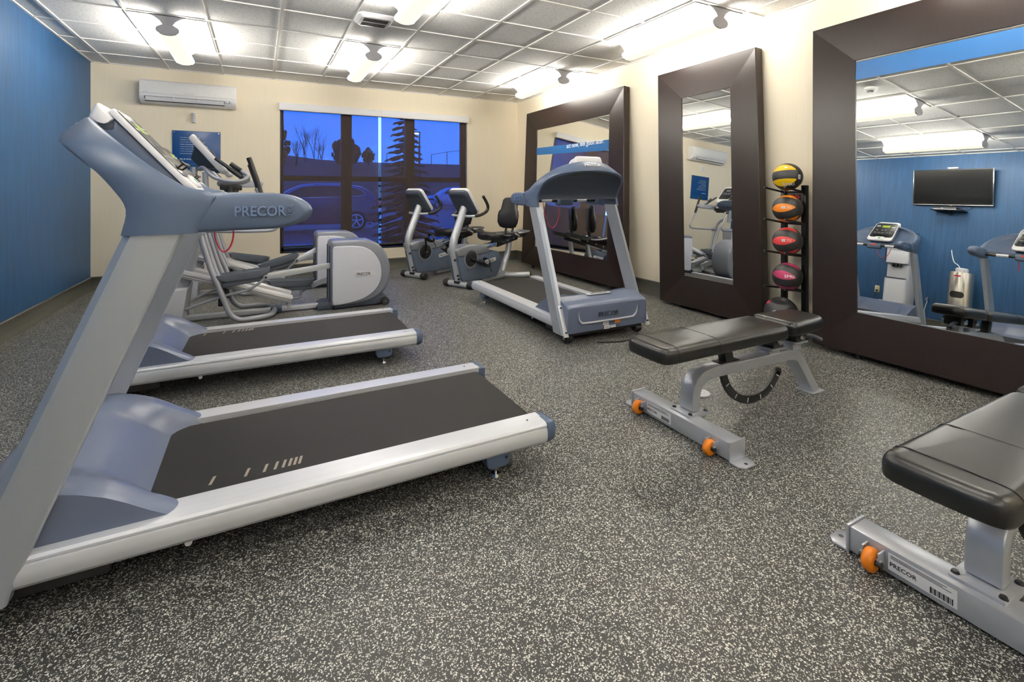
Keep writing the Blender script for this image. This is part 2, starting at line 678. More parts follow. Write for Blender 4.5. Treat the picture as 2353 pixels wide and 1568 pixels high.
LX = {-.735: 'left', 1.093: 'middle', 3.532: 'right'}
LY = {5.921: 'far', 3.483: 'second', 1.044: 'third', -1.394: 'last'}
lamp_labels = {
    (-.735, 5.921): 'tube ceiling lamp in front of the wall air conditioner',
    (1.093, 5.921): 'tube ceiling lamp in the middle, facing the window',
    (3.532, 5.921): 'tube ceiling lamp above the farthest framed mirror',
    (-.735, 3.483): 'tube ceiling lamp by the blue wall, seen lower of two in the nearest mirror',
    (1.093, 3.483): 'tube ceiling lamp cut by the top of the photo beside the square vent',
    (3.532, 3.483): 'large bright tube ceiling lamp above the narrow middle mirror',
    (-.735, 1.044): 'tube ceiling lamp above the nearest treadmill, over the camera',
    (1.093, 1.044): 'tube ceiling lamp straight above the camera in the middle row',
    (3.532, 1.044): 'tube ceiling lamp above the nearest mirror',
    (-.735, -1.394): 'tube ceiling lamp behind the camera on the blue wall side',
    (1.093, -1.394): 'tube ceiling lamp behind the camera in the middle row',
    (3.532, -1.394): 'tube ceiling lamp behind the camera on the mirror side',
}
lamp0 = make_lamp()
first = True
for (x, y), lab in lamp_labels.items():
    o = lamp0 if first else copy_tree(lamp0)
    first = False
    o.location = (x, y, HC - .003)
    tag(o, lab, 'ceiling light', 'tube lamps on the ceiling')

# ------------------------------------------------------------------ ceiling vent and smoke detector
t = thing('ceiling_vent', 'square white ceiling fan vent with two slotted grilles', 'vent', (.94, 4.545, HC))
b = MB(); b.loft([[(x, y, z) for x, y in rrect(w, w * .93, .05)] for w, z in ((.33, -.002), (.325, -.014), (.27, -.040))], bev=.004)
b.build('cover', M_white, t)
for s in (-1, 1):
    b = MB()
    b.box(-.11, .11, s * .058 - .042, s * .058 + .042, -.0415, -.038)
    b.mi = 1
    for i in range(15):
        x = -.105 + i * .015
        b.box(x - .002, x + .002, s * .058 - .04, s * .058 + .04, -.044, -.041)
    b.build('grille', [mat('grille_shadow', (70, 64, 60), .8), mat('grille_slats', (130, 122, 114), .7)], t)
t = thing('smoke_detector', 'round white smoke detector on the ceiling, seen in the nearest mirror', 'smoke detector', (1.78, 3.08, HC))
b = MB(); b.lathe([(0, -.055), (.022, -.055), (.03, -.045), (.06, -.030), (.068, -.012), (.068, -.002), (0, -.002)], 28)
b.build('housing', M_white, t)
b = MB(); b.ring((0, 0, -.050), (0, 0, -.040), .036, .030)
b.build('sensor_slot', M_dkgrey, t)

# ------------------------------------------------------------------ treadmills
M_belt = mat('treadmill_belt', (32, 31, 31), .62, 0, .12, 14, .25, 700, .25)
M_mark = mat('belt_mark', (150, 140, 128), .7)
M_hood = mat('motor_hood_plastic', (95, 105, 129), .30, 0, .04, 20)
M_lcd = mat('display_dark', (30, 32, 34), .25)
M_lcdgreen = mat('display_green', (150, 180, 50), .4)
M_btn = mat('button_grey', (120, 122, 126), .5)
M_green = mat('button_green', (40, 170, 110), .5)
M_gpanel = mat('console_panel_grey', (150, 150, 146), .35)

def smooth(a, b_, x):
    t = min(1, max(0, (x - a) / (b_ - a)))
    return t * t * (3 - 2 * t)

def interp(tab, x):
    for i in range(len(tab) - 1):
        if x <= tab[i + 1][0]:
            a, c = tab[i], tab[i + 1]
            f = (x - a[0]) / (c[0] - a[0])
            f = max(0, min(1, f))
            return [p + (q - p) * f for p, q in zip(a[1:], c[1:])]
    return list(tab[-1][1:])

t_prof = []
def make_treadmill():
    t = thing('treadmill', '', 'treadmill')
    # side rails, each with its rounded aluminium profile and rear cap
    rail = [(.318, .200), (.405, .2005), (.424, .196), (.430, .188), (.4305, .182), (.4275, .1795), (.4275, .1775), (.432, .1755), (.4365, .160), (.4365, .140), (.431, .122), (.418, .108), (.400, .101), (.318, .100)]
    for s in (-1, 1):
        b = MB()
        b.prism([(s * y, z) for y, z in rail], -.64, 1.122, 'yz')
        b.mi = 1
        b.cyl((1.05, s * .372, .1995), (1.05, s * .372, .2022), .004)
        r = b.build('side_rail', [M_silver, M_dkgrey], t, 25)
        b = MB()
        cap = [(.312, .196), (.405, .204), (.428, .199), (.436, .186), (.439, .160), (.438, .136), (.430, .118), (.412, .104), (.312, .100)]
        b.loft([[(x, s * y * k + s * .38 * (1 - k), .15 + (z - .15) * k) for y, z in cap] for x, k in ((1.118, 1.0), (1.140, 1.0), (1.158, .90), (1.166, .72))], bev=.0)
        b.build('rail_end_cap', M_slate, t, 40)
    # belt
    prof = [(-.45, .180), (1.085, .186)]
    for i in range(1, 10):
        a = math.radians(90 - 20 * i)
        prof.append((1.085 + .042 * math.cos(a), .144 + .042 * math.sin(a)))
    prof += [(-.45, .112)]
    t_prof.extend(prof)
    # black under frame added to fill the dark below, rear feet, front wheels
    b = MB()
    b.box(-.70, 1.00, -.31, .31, .070, .108, .01)
    b.box(-.74, -.40, -.38, .38, .055, .10, .01)
    b.build('dark_fill_frame', M_black, t)
    for s in (-1, 1):
        b = MB()
        b.prism([(.835, .112), (.955, .112), (.950, .060), (.935, .046), (.858, .046), (.842, .060)], s * .340, s * .405, 'xz', .008)
        b.mi = 1
        b.cyl((.93, s * .407, .085), (.93, s * .400, .085), .006, seg=10)
        b.mi = 2
        b.cyl((.895, s * .372, .05), (.895, s * .372, .012), .007, seg=10)
        b.cyl((.895, s * .372, .012), (.895, s * .372, .0005), .018, .022, seg=16)
        b.build('rear_foot', [M_slate, M_black, M_chrome], t)
        b = MB()
        b.cyl((-.70, s * .325, .042), (-.70, s * .385, .042), .0415, bev=.006)
        b.mi = 1
        b.cyl((-.70, s * .386, .042), (-.70, s * .389, .042), .016)
        b.build('wheel', [M_rubber, M_chrome], t)
        b = MB()
        b.cyl((-.20, s * .398, .092), (-.20, s * .392, .092), .011, bev=.002)
        b.build('bolt_cover', M_white, t)
    # motor hood
    tab = [(-.775, .292, .292), (-.755, .312, .310), (-.70, .334, .332), (-.62, .352, .352), (-.54, .338, .350), (-.47, .300, .330), (-.41, .255, .305), (-.36, .212, .277), (-.33, .180, .258), (-.30, .150, .240), (-.25, .12, .212), (-.215, .10, .188)]
    b = MB()
    xs = [-.775 + .56 * i / 56 for i in range(57)]
    ys = [-.398, -.392, -.38] + [-.36 + .72 * j / 40 for j in range(41)] + [.38, .392, .398]
    rings = []
    for x in xs:
        zc, zl = interp(tab, x)
        # lobes narrow towards their tips on the rails
        f = smooth(-.42, -.215, x)
        row = []
        row.append((x, -.400, .100 if x < -.60 else .192))
        for y in ys:
            a = abs(y)
            w = smooth(.20 + .09 * f, .31 + .02 * f, a)
            z = zc + (zl - zc) * w
            if a > .372:
                z -= (a - .372) * .30 * (1 + f)
            # keep the side lobes above the rails only up to their tips
            row.append((x, y, max(z, .118 if a < .30 else .150)))
        row.append((x, .400, .100 if x < -.60 else .192))
        rings.append(row)
    b.loft(rings, closed=False, caps=False)
    # front face
    x0 = -.775
    fr = [[(x0, p[1], p[2]) for p in rings[0]], [(x0 - .004, p[1] * .995, max(.085, p[2] - .02)) for p in rings[0]], [(x0 + .018, p[1] * .985, .085) for p in rings[0]]]
    b.loft(fr, closed=False, caps=False)
    # moulded U-shaped rib and dark lettering on the front, label plates
    b.mi = 1
    rib = [(x0 - .005, -.300, .262), (x0 - .001, -.292, .20), (x0 + .002, -.27, .170), (x0 + .002, -.23, .160), (x0 + .002, 0, .158), (x0 + .002, .23, .160), (x0 + .002, .27, .170), (x0 - .001, .292, .20), (x0 - .005, .300, .262)]
    b.tube(rib, [.0008, .006, .008, .008, .008, .008, .008, .006, .0008], seg=8, n=5)
    b.mi = 2
    b.text('PRECOR', .20, frame_m((x0 - .0045, 0, .215), (0, -1, 0), (.0, 0, 1)), .004, .038, .006)
    hood = b.build('motor_hood', [M_hood, M_lgrey, M_slate_dk], t, 38)
    b = MB()
    mtx = frame_m((-.635, 0, .3515), (0, 1, 0), (-1, 0, -.0))
    b.M = mtx
    b.prism(rrect(.24, .05, .022), -.001, .004, 'xy', .001)
    b.mi = 1
    b.text('PRECOR', .17, Matrix.Translation((0, 0, .0046)), .001, .026, .01)
    b.build('logo_plate', [M_white, M_print], t)
    b = MB()
    b.M = frame_m((x0 + .012, -.055, .118), (0, -1, 0), (0, 0, 1))
    for (cx, cy, w, h, mi) in ((-.075, .014, .055, .026, 0), (-.015, .018, .055, .022, 2), (.045, .018, .055, .024, 3), (-.065, -.018, .055, .028, 0), (-.003, -.018, .056, .020, 0), (.05, -.012, .04, .016, 2), (.02, .034, .010, .008, 0), (.042, .034, .010, .008, 0), (.062, .034, .010, .008, 0)):
        b.mi = mi
        b.box(cx - w / 2, cx + w / 2, cy - h / 2, cy + h / 2, .0, .0022)
    b.mi = 1
    for (cx, cy, w) in ((-.075, .020, .044), (-.075, .012, .040), (-.065, -.016, .044), (-.065, -.024, .038), (-.003, -.015, .045)):
        b.box(cx - w / 2, cx + w / 2, cy - .0015, cy + .0015, .0022, .0026)
    b.build('warning_labels', [M_white, M_print, M_slate, M_orange], t)
    # uprights
    for s in (-1, 1):
        b = MB()
        yo, yi = s * .437, s * .392
        rings = []
        for x0_, x1_, z in ((-.772, -.612, .078), (-.755, -.604, .11), (-.362, -.208, 1.090)):
            cs = [(x0_, yi), (x0_ + .004, yo - s * .020), (x0_ + .026, yo), ((x0_ + x1_) / 2 - .01, yo + s * .0035), (x1_ - .006, yo), (x1_, yo - s * .006), (x1_, yi)]
            rings.append([(x, y, z) for x, y in cs])
        b.loft(rings)
        b.mi = 1
        b.cyl((-.607 - .055, s * .4395, .191), (-.607 - .055, s * .436, .191), .0105, seg=18)
        u = b.build('upright', [mat('upright_aluminium', (178, 184, 193), .34, .45, .04, 6, stretch=(4, 4, .3)), M_black], t, 25)
        b = MB()
        pl = [(-.782, .072), (-.777, .072), (-.682, .30), (-.687, .302)]
        b.prism(pl, s * .393, s * .436, 'xz', .0012)
        b.mi = 1
        b.cyl((-.772, s * .415, .105), (-.782, s * .415, .109), .007, seg=10)
        b.cyl((-.693, s * .415, .283), (-.703, s * .415, .287), .007, seg=10)
        b.build('mounting_bracket', [M_silver, M_dkgrey], t)
    # cowl: arched housing between the uprights
    S = [(.437, (-.172, 1.080), (-.364, 1.080)),
         (.438, (-.128, 1.196), (-.352, 1.158)),
         (.434, (-.205, 1.228), (-.386, 1.222)),
         (.420, (-.285, 1.283), (-.440, 1.288)),
         (.372, (-.368, 1.352), (-.494, 1.336)),
         (.300, (-.432, 1.406), (-.538, 1.364)),
         (.200, (-.486, 1.448), (-.568, 1.380)),
         (.100, (-.511, 1.468), (-.582, 1.388)),
         (0.0, (-.517, 1.473), (-.586, 1.391))]
    def refine(S):
        ys = catmull([(s[0], 0, 0) for s in S], 4)
        fs = catmull([(s[1][0], 0, s[1][1]) for s in S], 4)
        bs = catmull([(s[2][0], 0, s[2][1]) for s in S], 4)
        return [(a.x, (f.x, f.z), (k.x, k.z)) for a, f, k in zip(ys, fs, bs)]
    half = refine(S)
    full = half + [(-y, f, k) for y, f, k in half[-2::-1]]
    b = MB()
    rings = []
    for i, (y, f, k) in enumerate(full):
        F, K = Vector((f[0], y, f[1])), Vector((k[0], y, k[1]))
        # outward direction in the plane across the arch
        nxt, prv = full[min(i + 1, len(full) - 1)], full[max(i - 1, 0)]
        tan = Vector((.5 * (nxt[1][0] + nxt[2][0] - prv[1][0] - prv[2][0]), nxt[0] - prv[0], .5 * (nxt[1][1] + nxt[2][1] - prv[1][1] - prv[2][1])))
        across = K - F
        out = tan.cross(across).normalized()
        if out.dot(Vector((0, y, .3 if abs(y) < .43 else 0))) < 0:
            out = -out
        e = .012
        inn = -out
        ring = [F + inn * .030 + across * .03, F + inn * .004, F + across * .03 + out * .003, F + across * .12 + out * .008, F + across * .5 + out * .010, F + across * .90 + out * .006, K + inn * .002, K + inn * .022 - across * .02]
        rings.append(ring)
    b.loft(rings, closed=False, caps=False)
    # dished front and recessed back between the two sides
    nrow = len(half)
    def sheet(idx, depth_fn, direction, start, sharp):
        rows = []
        for i in range(start, nrow):
            L, R = rings[i][idx], rings[len(full) - 1 - i][idx]
            d = depth_fn(i / (nrow - 1))
            row = []
            for j in range(25):
                t_ = j / 24
                p = L.lerp(R, t_)
                k = 1 - abs(2 * t_ - 1) ** sharp
                row.append(p + Vector(direction) * d * k)
            rows.append(row)
        return rows
    front = sheet(0, lambda f: interp([(0, .13), (.125, .125), (.25, .095), (.375, .07), (.5, .055), (.7, .04), (.85, .02), (1, .0)], f)[0], (-.95, 0, -.25), 3, 4)
    b.loft(front, closed=False, caps=False)
    b.mi = 1
    back = sheet(7, lambda f: interp([(0, .0), (.3, .02), (.6, .016), (1, .0)], f)[0], (.75, 0, .3), 3, 6)
    b.loft(back, closed=False, caps=False)
    b.mi = 0
    b.loft([front[0], back[0]], closed=False, caps=False)
    for s in (0, 1):
        col = [rings[i] if s == 0 else rings[len(full) - 1 - i] for i in range(0, 4)]
        b.loft([[r[7] for r in col], [r[0] for r in col]], closed=False, caps=False)
        r0 = col[0]
        tb = bmesh.new()
        tb.faces.new([tb.verts.new(p) for p in r0])
        b._add(tb)
    b.mi = 2
    def back_at(z, j):
        row = min(back, key=lambda r: abs(r[12].z - z))
        return row[j]
    for j in (6, 18):
        p = back_at(1.352, j)
        b.cyl(p + Vector((.008, 0, 0)), p + Vector((-.003, 0, .001)), .011, seg=16)
    p = back_at(1.235, 12)
    b.box(p.x - .003, p.x + .01, -.03, .03, 1.232, 1.250)
    for j in (3, 21):
        p = back_at(1.20, j)
        b.box(p.x - .003, p.x + .01, p.y - .012, p.y + .012, 1.196, 1.206)
    b.mi = 3
    b.text('PRECOR', .17, frame_m((-.5595, 0, 1.4385), (0, -1, 0), (.64, 0, .76)), .006, .026, .012)
    b.build('cowl', [M_slate, M_slate_dk, M_black, M_wprint], t, 40)
    # arms
    for s in (-1, 1):
        tip = catmull([(.045, 0, 1.085), (.088, 0, 1.091), (.128, 0, 1.103), (.155, 0, 1.121), (.166, 0, 1.142), (.160, 0, 1.162), (.138, 0, 1.182), (.105, 0, 1.197), (.060, 0, 1.205)], 4)
        prof = [(-.180, 1.080), (-.085, 1.083)] + [(p.x, p.z) for p in tip] + [(-.080, 1.206), (-.122, 1.203)]
        unused = [(-.180, 1.080), (-.085, 1.083), (.045, 1.085), (.088, 1.091), (.128, 1.103), (.155, 1.121), (.166, 1.142), (.160, 1.162), (.138, 1.182), (.105, 1.197), (.060, 1.205), (-.080, 1.206), (-.122, 1.203)]
        b = MB()
        ya, yb = s * .348, s * .440
        rings = []
        cx, cz = -.02, 1.145
        for y, k in ((ya, .0), (ya, .78), (ya + s * .008, .89), (ya + s * .018, .955), (ya + s * .032, .99), (ya + s * .046, 1.0), (yb - s * .034, 1.0), (yb - s * .020, .985), (yb - s * .009, .94), (yb - s * .002, .87), (yb, .80), (yb, .0)):
            rings.append([(cx + (x - cx) * (k if x > -.1 else 1 - (1 - k) * .0) if k else cx, y, cz + (z - cz) * k) for x, z in prof])
        b.loft(rings, caps=False)
        b.mi = 1
        if s < 0:
            b.text('PRECOR', .150, frame_m((.005, yb - .0012, 1.147), (1, 0, 0), (0, 0, 1)), .009, .034, .013)
            b.text('USA', .034, frame_m((.095, yb - .0012, 1.150), (0, 0, 1), (-1, 0, 0)), .008, .018)
        else:
            b.text('PRECOR', .150, frame_m((.005, yb + .0012, 1.147), (-1, 0, 0), (0, 0, 1)), .009, .034, .013)
        b.build('arm', [M_slate, M_emboss_lit], t, 50)
    # crossbar with sensors and safety switch
    b = MB()
    b.cyl((-.105, -.36, 1.128), (-.105, .36, 1.128), .017)
    b.mi = 1
    for s in (-1, 1):
        b.cyl((-.105, s * .14, 1.128), (-.105, s * .25, 1.128), .0178)
    b.build('crossbar', [M_black, M_silver], t)
    b = MB()
    b.loft([[(x, y, z) for y, z in [(p[0], 1.118 + p[1]) for p in rrect(w, h, .018)]] for x, w, h in ((-.155, .15, .05), (-.13, .17, .075), (-.085, .17, .075), (-.07, .14, .055))], bev=.004)
    b.mi = 1
    b.box(-.10, -.066, -.03, .03, 1.128, 1.15, .004)
    b.build('safety_switch', [M_slate, mat('switch_red', (210, 70, 60), .4)], t)
    # console tablet on the slope
    c0, c1 = Vector((-.222, 0, 1.196)), Vector((-.470, 0, 1.483))
    u = (c1 - c0).normalized()
    nrm = Vector((-u.z, 0, u.x)) * -1
    if nrm.z < 0:
        nrm = -nrm
    mid = (c0 + c1) / 2
    CM = frame_m(mid, (0, 1, 0), u)     # local x = +y world, local y = up the slope, z = out
    if (CM.to_3x3() @ Vector((0, 0, 1))).dot(nrm) < 0:
        CM = frame_m(mid, (0, -1, 0), u)
    con = MB(); con.M = CM
    L = (c1 - c0).length
    out = rrect(.325, L, .045, 6)
    out = [(x * (1 - .10 * (y / L + .5)), y) for x, y in out]
    con.loft([[(x * k, y * k, z) for x, y in out] for z, k in ((.010, .99), (.014, 1.0), (.025, 1.0), (.030, .98))], bev=.0)
    # thick top of the housing that shows from behind
    con.M = Matrix.Identity(4)
    hump = catmull([(-.440, 0, 1.462), (-.458, 0, 1.484), (-.484, 0, 1.514), (-.497, 0, 1.513), (-.510, 0, 1.484), (-.512, 0, 1.456), (-.470, 0, 1.440)], 3, True)
    con.loft([[(-.465 + (p.x + .465) * k, y, 1.446 + (p.z - 1.446) * k) for p in hump] for y, k in ((-.144, .55), (-.141, .74), (-.133, .88), (-.120, .96), (-.100, 1), (.100, 1), (.120, .96), (.133, .88), (.141, .74), (.144, .55))])
    con.mi = 1
    con.prism([(-.512, 1.458), (-.513, 1.438), (-.500, 1.424), (-.44, 1.42), (-.44, 1.452)], -.136, .136, 'xz', .008, 2, 50)
    bez = con.build('console', [M_white, M_slate_dk], t, 40)
    p = MB(); p.M = CM
    p.mi = 0
    p.prism([(x * .93, y * .80 + .028) for x, y in out], .0295, .0325, 'xy', .001)
    p.mi = 1
    p.box(-.055, .045, .085, .128, .0325, .0340, .001)
    p.mi = 2
    p.box(-.06, .05, .078, .138, .0322, .0332, .001)
    p.mi = 3
    for i in range(3):
        p.box(-.118 + i * .013, -.110 + i * .013, .015, .048, .0325, .0338, .001)
    for x in (-.02, .02, .09):
        p.cyl((x, .03, .032), (x, .03, .0342), .012, seg=14)
    for x in (-.10, -.055, .0, .05, .10):
        p.box(x - .018, x + .018, -.032, -.020, .0325, .0336, .001)
    p.mi = 4
    p.box(-.125, -.075, .09, .10, .0325, .0333)
    p.box(.07, .12, .118, .126, .0325, .0333)
    p.box(.07, .12, .100, .106, .0325, .0333)
    p.build('display_panel', [M_lcd, M_lcdgreen, M_black, M_btn, M_wprint], bez)
    p = MB(); p.M = CM
    p.prism([(x, y - L / 2 + .042) for x, y in rrect(.125, .062, .022)], .028, .040, 'xy', .006)
    p.mi = 1
    p.box(-.016, .016, -L / 2 + .030, -L / 2 + .052, .039, .0412, .002)
    p.build('stop_button', [M_white, M_green], bez)
    p = MB(); p.M = CM
    for s in (-1, 1):
        p.box(s * .075 - .006, s * .075 + .006, -.085, -.078, .03, .055, .002)
    p.box(-.09, .09, -.088, -.074, .052, .060, .003)
    p.box(-.03, .03, -.075, -.060, .050, .056, .002)
    p.build('book_clip', M_black, bez)
    b = MB(); b.M = CM
    b.prism([(x * .90, y * .92) for x, y in out], -.060, .012, 'xy', .010)
    b.build('console_back', M_slate, bez)
    return t

def place_treadmill(o, loc, deg, lab):
    o.location = loc
    o.rotation_euler = (0, 0, math.radians(deg))
    tag(o, lab, 'treadmill', 'treadmills')

tm = make_treadmill()
tm2 = copy_tree(tm)
tm3 = copy_tree(tm)
for o, pts in ((tm, [(-.098, .05, 1.115), (-.094, .05, 1.03), (-.110, .055, .978), (-.135, .06, .968), (-.158, .065, 1.02), (-.165, .07, 1.115)]),
               (tm2, [(-.105, -.045, 1.115), (-.10, -.05, 1.03), (-.095, -.10, .965), (-.09, -.16, .97), (-.09, -.20, 1.03), (-.095, -.222, 1.115)]),
               (tm3, [(-.105, .045, 1.10), (-.10, .05, 1.02), (-.095, .07, .92), (-.09, .115, .872), (-.09, .16, .905), (-.09, .20, 1.01), (-.095, .222, 1.112)])):
    b = MB()
    b.tube(pts, .0032, seg=6, n=6)
    b.build('safety_lanyard', M_red, o)
    b = MB()
    b.prism(t_prof, -.302, .302, 'xz')
    b.mi = 1
    side, xs = {tm: (-1, (-.148, -.039, .021, .057, .084, .105, .123, .140)), tm2: (1, (-.24, -.12, -.06, -.025, 0, .023, .044, .062)), tm3: (-1, (1.075, .99))}[o]
    yc = -.218 if o is tm else side * .262
    for x in xs:
        z = .180 + (x + .45) * .0039 + .0006
        tb = bmesh.new()
        tb.faces.new([tb.verts.new((x + p, yc + q, z)) for p, q in ((-.011, -.027), (-.001, -.027), (.011, .027), (.001, .027))])
        b._add(tb)
    b.build('running_belt', [M_belt, M_mark], o, 30)
place_treadmill(tm, (0, 2.245, 0), 0.0, 'nearest silver and slate treadmill, its big arm filling the left foreground')
place_treadmill(tm2, (-.11, 3.855, 0), -.7, 'second silver treadmill, between the nearest treadmill and the ellipticals')
place_treadmill(tm3, (2.548, 3.941, 0), 89.44, 'lone treadmill on the right, back of its console turned to us before a mirror')
b = MB()
b.tube([(2.72, 3.150, .08), (2.79, 3.13, .03), (2.80, 3.10, .006), (2.72, 3.07, .006), (2.60, 3.065, .006), (2.47, 3.10, .006), (2.40, 3.135, .006)], .005, seg=8)
tag(b.build('power_cord', M_black), 'black power cord looped on the floor under the lone treadmill', 'cord')

# ------------------------------------------------------------------ elliptical trainers
M_tubegrey = mat('elliptical_tube_grey', (172, 175, 184), .4, .35, .04, 30)
M_cover = mat('drive_cover_grey', (124, 129, 142), .30, .15, .05, 20)
M_side = mat('drive_side_panel', (214, 217, 230), .40, 0, .02, 20)
M_pedal = mat('pedal_grey', (92, 99, 110), .5, 0, .05, 40)
M_ramp = mat('ramp_aluminium', (186, 188, 192), .34, .5, .04, 10)

def make_elliptical(cover, pedals):
    t = thing('elliptical_trainer', '', 'elliptical trainer')
    # drive housing
    outer = catmull([(1.05, 0, .695), (1.125, 0, .655), (1.20, 0, .565), (1.243, 0, .45), (1.252, 0, .33), (1.225, 0, .215), (1.165, 0, .130), (1.08, 0, .075), (.95, 0, .042), (.80, 0, .030)], 5)
    poly = [(.645, .03), (.645, .675), (.665, .698), (.70, .705), (.86, .704), (.96, .702)] + [(p.x, p.z) for p in outer]
    b = MB()
    b.prism(poly, -.165, .165, 'xz', .028, 3, 40)
    b.mi = 1
    for s in (-1, 1):
        b.box(.640, .650, s * .095 - .03, s * .095 + .03, .07, .65, .004)
    cov = b.build('drive_housing', [M_cover, mat('slot_dark', (40, 48, 66), .6)], t, 45)
    inner = catmull([(.86, 0, .648), (.97, 0, .630), (1.06, 0, .575), (1.13, 0, .475), (1.155, 0, .35), (1.135, 0, .245), (1.075, 0, .160), (.97, 0, .095), (.84, 0, .062), (.72, 0, .050)], 5)
    for s in (-1, 1):
        pin = [(.668, .052), (.660, .10), (.662, .62), (.672, .646), (.70, .650), (.78, .650)] + [(p.x, p.z) for p in inner]
        b = MB()
        b.prism(pin, s * .160, s * .188, 'xz', .010, 3, 40)
        sp = b.build('side_panel', M_side, cov, 45)
        b = MB()
        cx, cz = .978, .352
        b.M = frame_m((cx, s * .1885, cz), (1, 0, 0) if s < 0 else (-1, 0, 0), (0, 0, 1))
        b.prism(rrect(.205, .062, .014), -.001, .0025, 'xy', .001)
        b.mi = 1
        b.text('PRECOR', .140, Matrix.Translation((-.01, 0, .003)), .001, .030, .01)
        b.build('logo_plate', [M_lgrey, M_print], sp)
    b = MB()
    b.prism([(.52, .0), (.52, .040), (.58, .072), (.68, .085), (.68, 0)], -.13, .13, 'xz', .012)
    b.prism([(.68, .006), (.68, .07), (1.15, .11), (1.22, .09), (1.22, .025), (1.10, .012)], -.15, .15, 'xz', .012)
    b.build('housing_base', M_slate_dk, t)
    for s in (-1, 1):
        b = MB()
        b.cyl((1.195, s * .150, .042), (1.195, s * .195, .042), .041, bev=.006)
        b.mi = 1
        b.cyl((1.195, s * .1955, .042), (1.195, s * .197, .042), .006)
        b.build('wheel', [M_rubber, M_chrome], t)
    # floor beam and tower
    b = MB()
    b.box(-.80, .54, -.036, .036, .012, .055, .005)
    b.mi = 1
    b.box(.10, .20, -.06, .06, .010, .064, .01)
    b.build('floor_beam', [M_paint, M_slate], t)
    b = MB()
    b.loft([[(x, y, z) for x, y in ((x0, -w), (x1, -w), (x1, w), (x0, w))] for x0, x1, w, z in ((-.86, -.60, .24, .004), (-.84, -.60, .23, .10), (-.78, -.57, .20, .32), (-.76, -.56, .19, .345))], bev=.02)
    b.loft([[(x, y, z) for x, y in ((x0, -w), (x1, -w), (x1, w), (x0, w))] for x0, x1, w, z in ((-.74, -.57, .12, .33), (-.66, -.50, .11, .66), (-.60, -.45, .10, .86), (-.57, -.46, .08, .90))], bev=.025)
    b.build('front_tower', M_grey, t, 40)
    # tubular frame, one leg each side, bent inwards at the floor
    for s in (-1, 1):
        b = MB()
        b.tube([(.135, s * .035, .042), (.125, s * .12, .036), (.07, s * .235, .032), (-.06, s * .285, .032), (-.165, s * .29, .036), (-.235, s * .29, .095), (-.275, s * .29, .20), (-.335, s * .29, .37), (-.39, s * .29, .53), (-.455, s * .285, .78), (-.485, s * .26, .93), (-.50, s * .19, 1.03), (-.515, s * .08, 1.08)], .0245, seg=14, n=5)
        b.build('frame_tube', M_tubegrey, t)
        b = MB()
        b.tube([(-.30, s * .19, .34), (-.36, s * .19, .50), (-.44, s * .18, .79), (-.47, s * .17, .90)], .022, seg=12)
        b.mi = 1
        b.box(-.335, -.265, s * .165, s * .215, .155, .235, .006)
        b.tube([(-.285, s * .19, .20), (-.31, s * .19, .34)], .016, seg=10, smooth=False)
        b.build('swing_link', [M_tubegrey, M_dkgrey], t)
    b = MB()
    b.tube([(-.515, 0, 1.02), (-.535, 0, 1.20), (-.545, 0, 1.44)], .030, seg=14)
    b.build('console_post', M_tubegrey, t)
    # sloped ramps
    for s in (-1, 1):
        b = MB()
        a, c = Vector((-.62, s * .135, .475)), Vector((.285, s * .135, .150))
        d = (c - a).normalized()
        up = Vector((-d.z, 0, d.x))
        if up.z < 0:
            up = -up
        M = frame_m(a, d, Vector((0, 1, 0)))
        b.M = M
        L = (c - a).length
        prof = [(-.058, -.034), (.058, -.034), (.062, -.015), (.056, -.012), (.056, .0), (.062, .004), (.058, .022), (.040, .030), (.028, .020), (.012, .020), (0, .031), (-.012, .020), (-.028, .020), (-.040, .030), (-.058, .022), (-.062, .004), (-.056, .0), (-.056, -.012), (-.062, -.015)]
        b.prism(prof, 0, L, 'yz')
        b.build('ramp', M_ramp, t, 25)
        b = MB()
        b.cyl((.262, s * .09, .085), (.262, s * .15, .085), .018)
        b.box(.245, .28, s * .105, s * .145, .06, .135, .004)
        b.build('ramp_foot', M_paint, t)
    # pedals, pedal arms and links
    def pedal(s, p, ang, slotz):
        y = s * .235
        e = thing_part('pedal_assembly', t)
        M = Matrix.Translation((p[0], y, p[1])) @ Matrix.Rotation(-math.radians(ang), 4, 'Y')
        b = MB(); b.M = M
        foot = [(-.215, -.075), (-.235, -.045), (-.24, 0), (-.235, .045), (-.215, .075), (.10, .085), (.16, .072), (.19, .035), (.195, 0), (.19, -.035), (.16, -.072), (.10, -.085)]
        rings = []
        for k, z, dx in ((.80, -.040, .0), (.97, -.012, .0), (1.0, .030, .0), (.965, .032, .0), (.93, -.006, .0), (.2, -.008, 0)):
            rings.append([(x * k + dx + (.0 if x > -.2 else -.03 * (z + .04) / .07), yy * k, z + (.008 if x < -.2 else 0)) for x, yy in foot])
        b.loft(rings, caps=True)
        b.box(-.21, .17, -.035, .035, -.085, -.035, .012)
        e2 = b.build('pedal', M_pedal, t, 45)
        q = M @ Vector((.15, 0, -.055))
        end = Vector((.70, s * .095, slotz))
        b = MB()
        d = (end - q).normalized()
        L = (end - q).length
        b.M = frame_m(q, d, Vector((0, 1, 0)))
        b.box(0, L, -.017, .017, -.028, .028, .003)
        b.build('pedal_arm', M_paint, e2)
        b = MB()
        sd = s * .275
        b.cyl((q.x, y - s * .03, q.z), (q.x, sd + s * .012, q.z), .024, seg=16, bev=.003)
        b.mi = 1
        b.cyl((q.x, sd + s * .012, q.z), (q.x, sd + s * .018, q.z), .010, seg=10)
        b.mi = 0
        b.tube([(q.x, sd, q.z), (q.x - .07, sd, q.z - .06), (q.x - .17, sd - s * .02, q.z - .115), (-.30, s * .215, .245), (-.64, s * .16, .135)], .0125, seg=10)
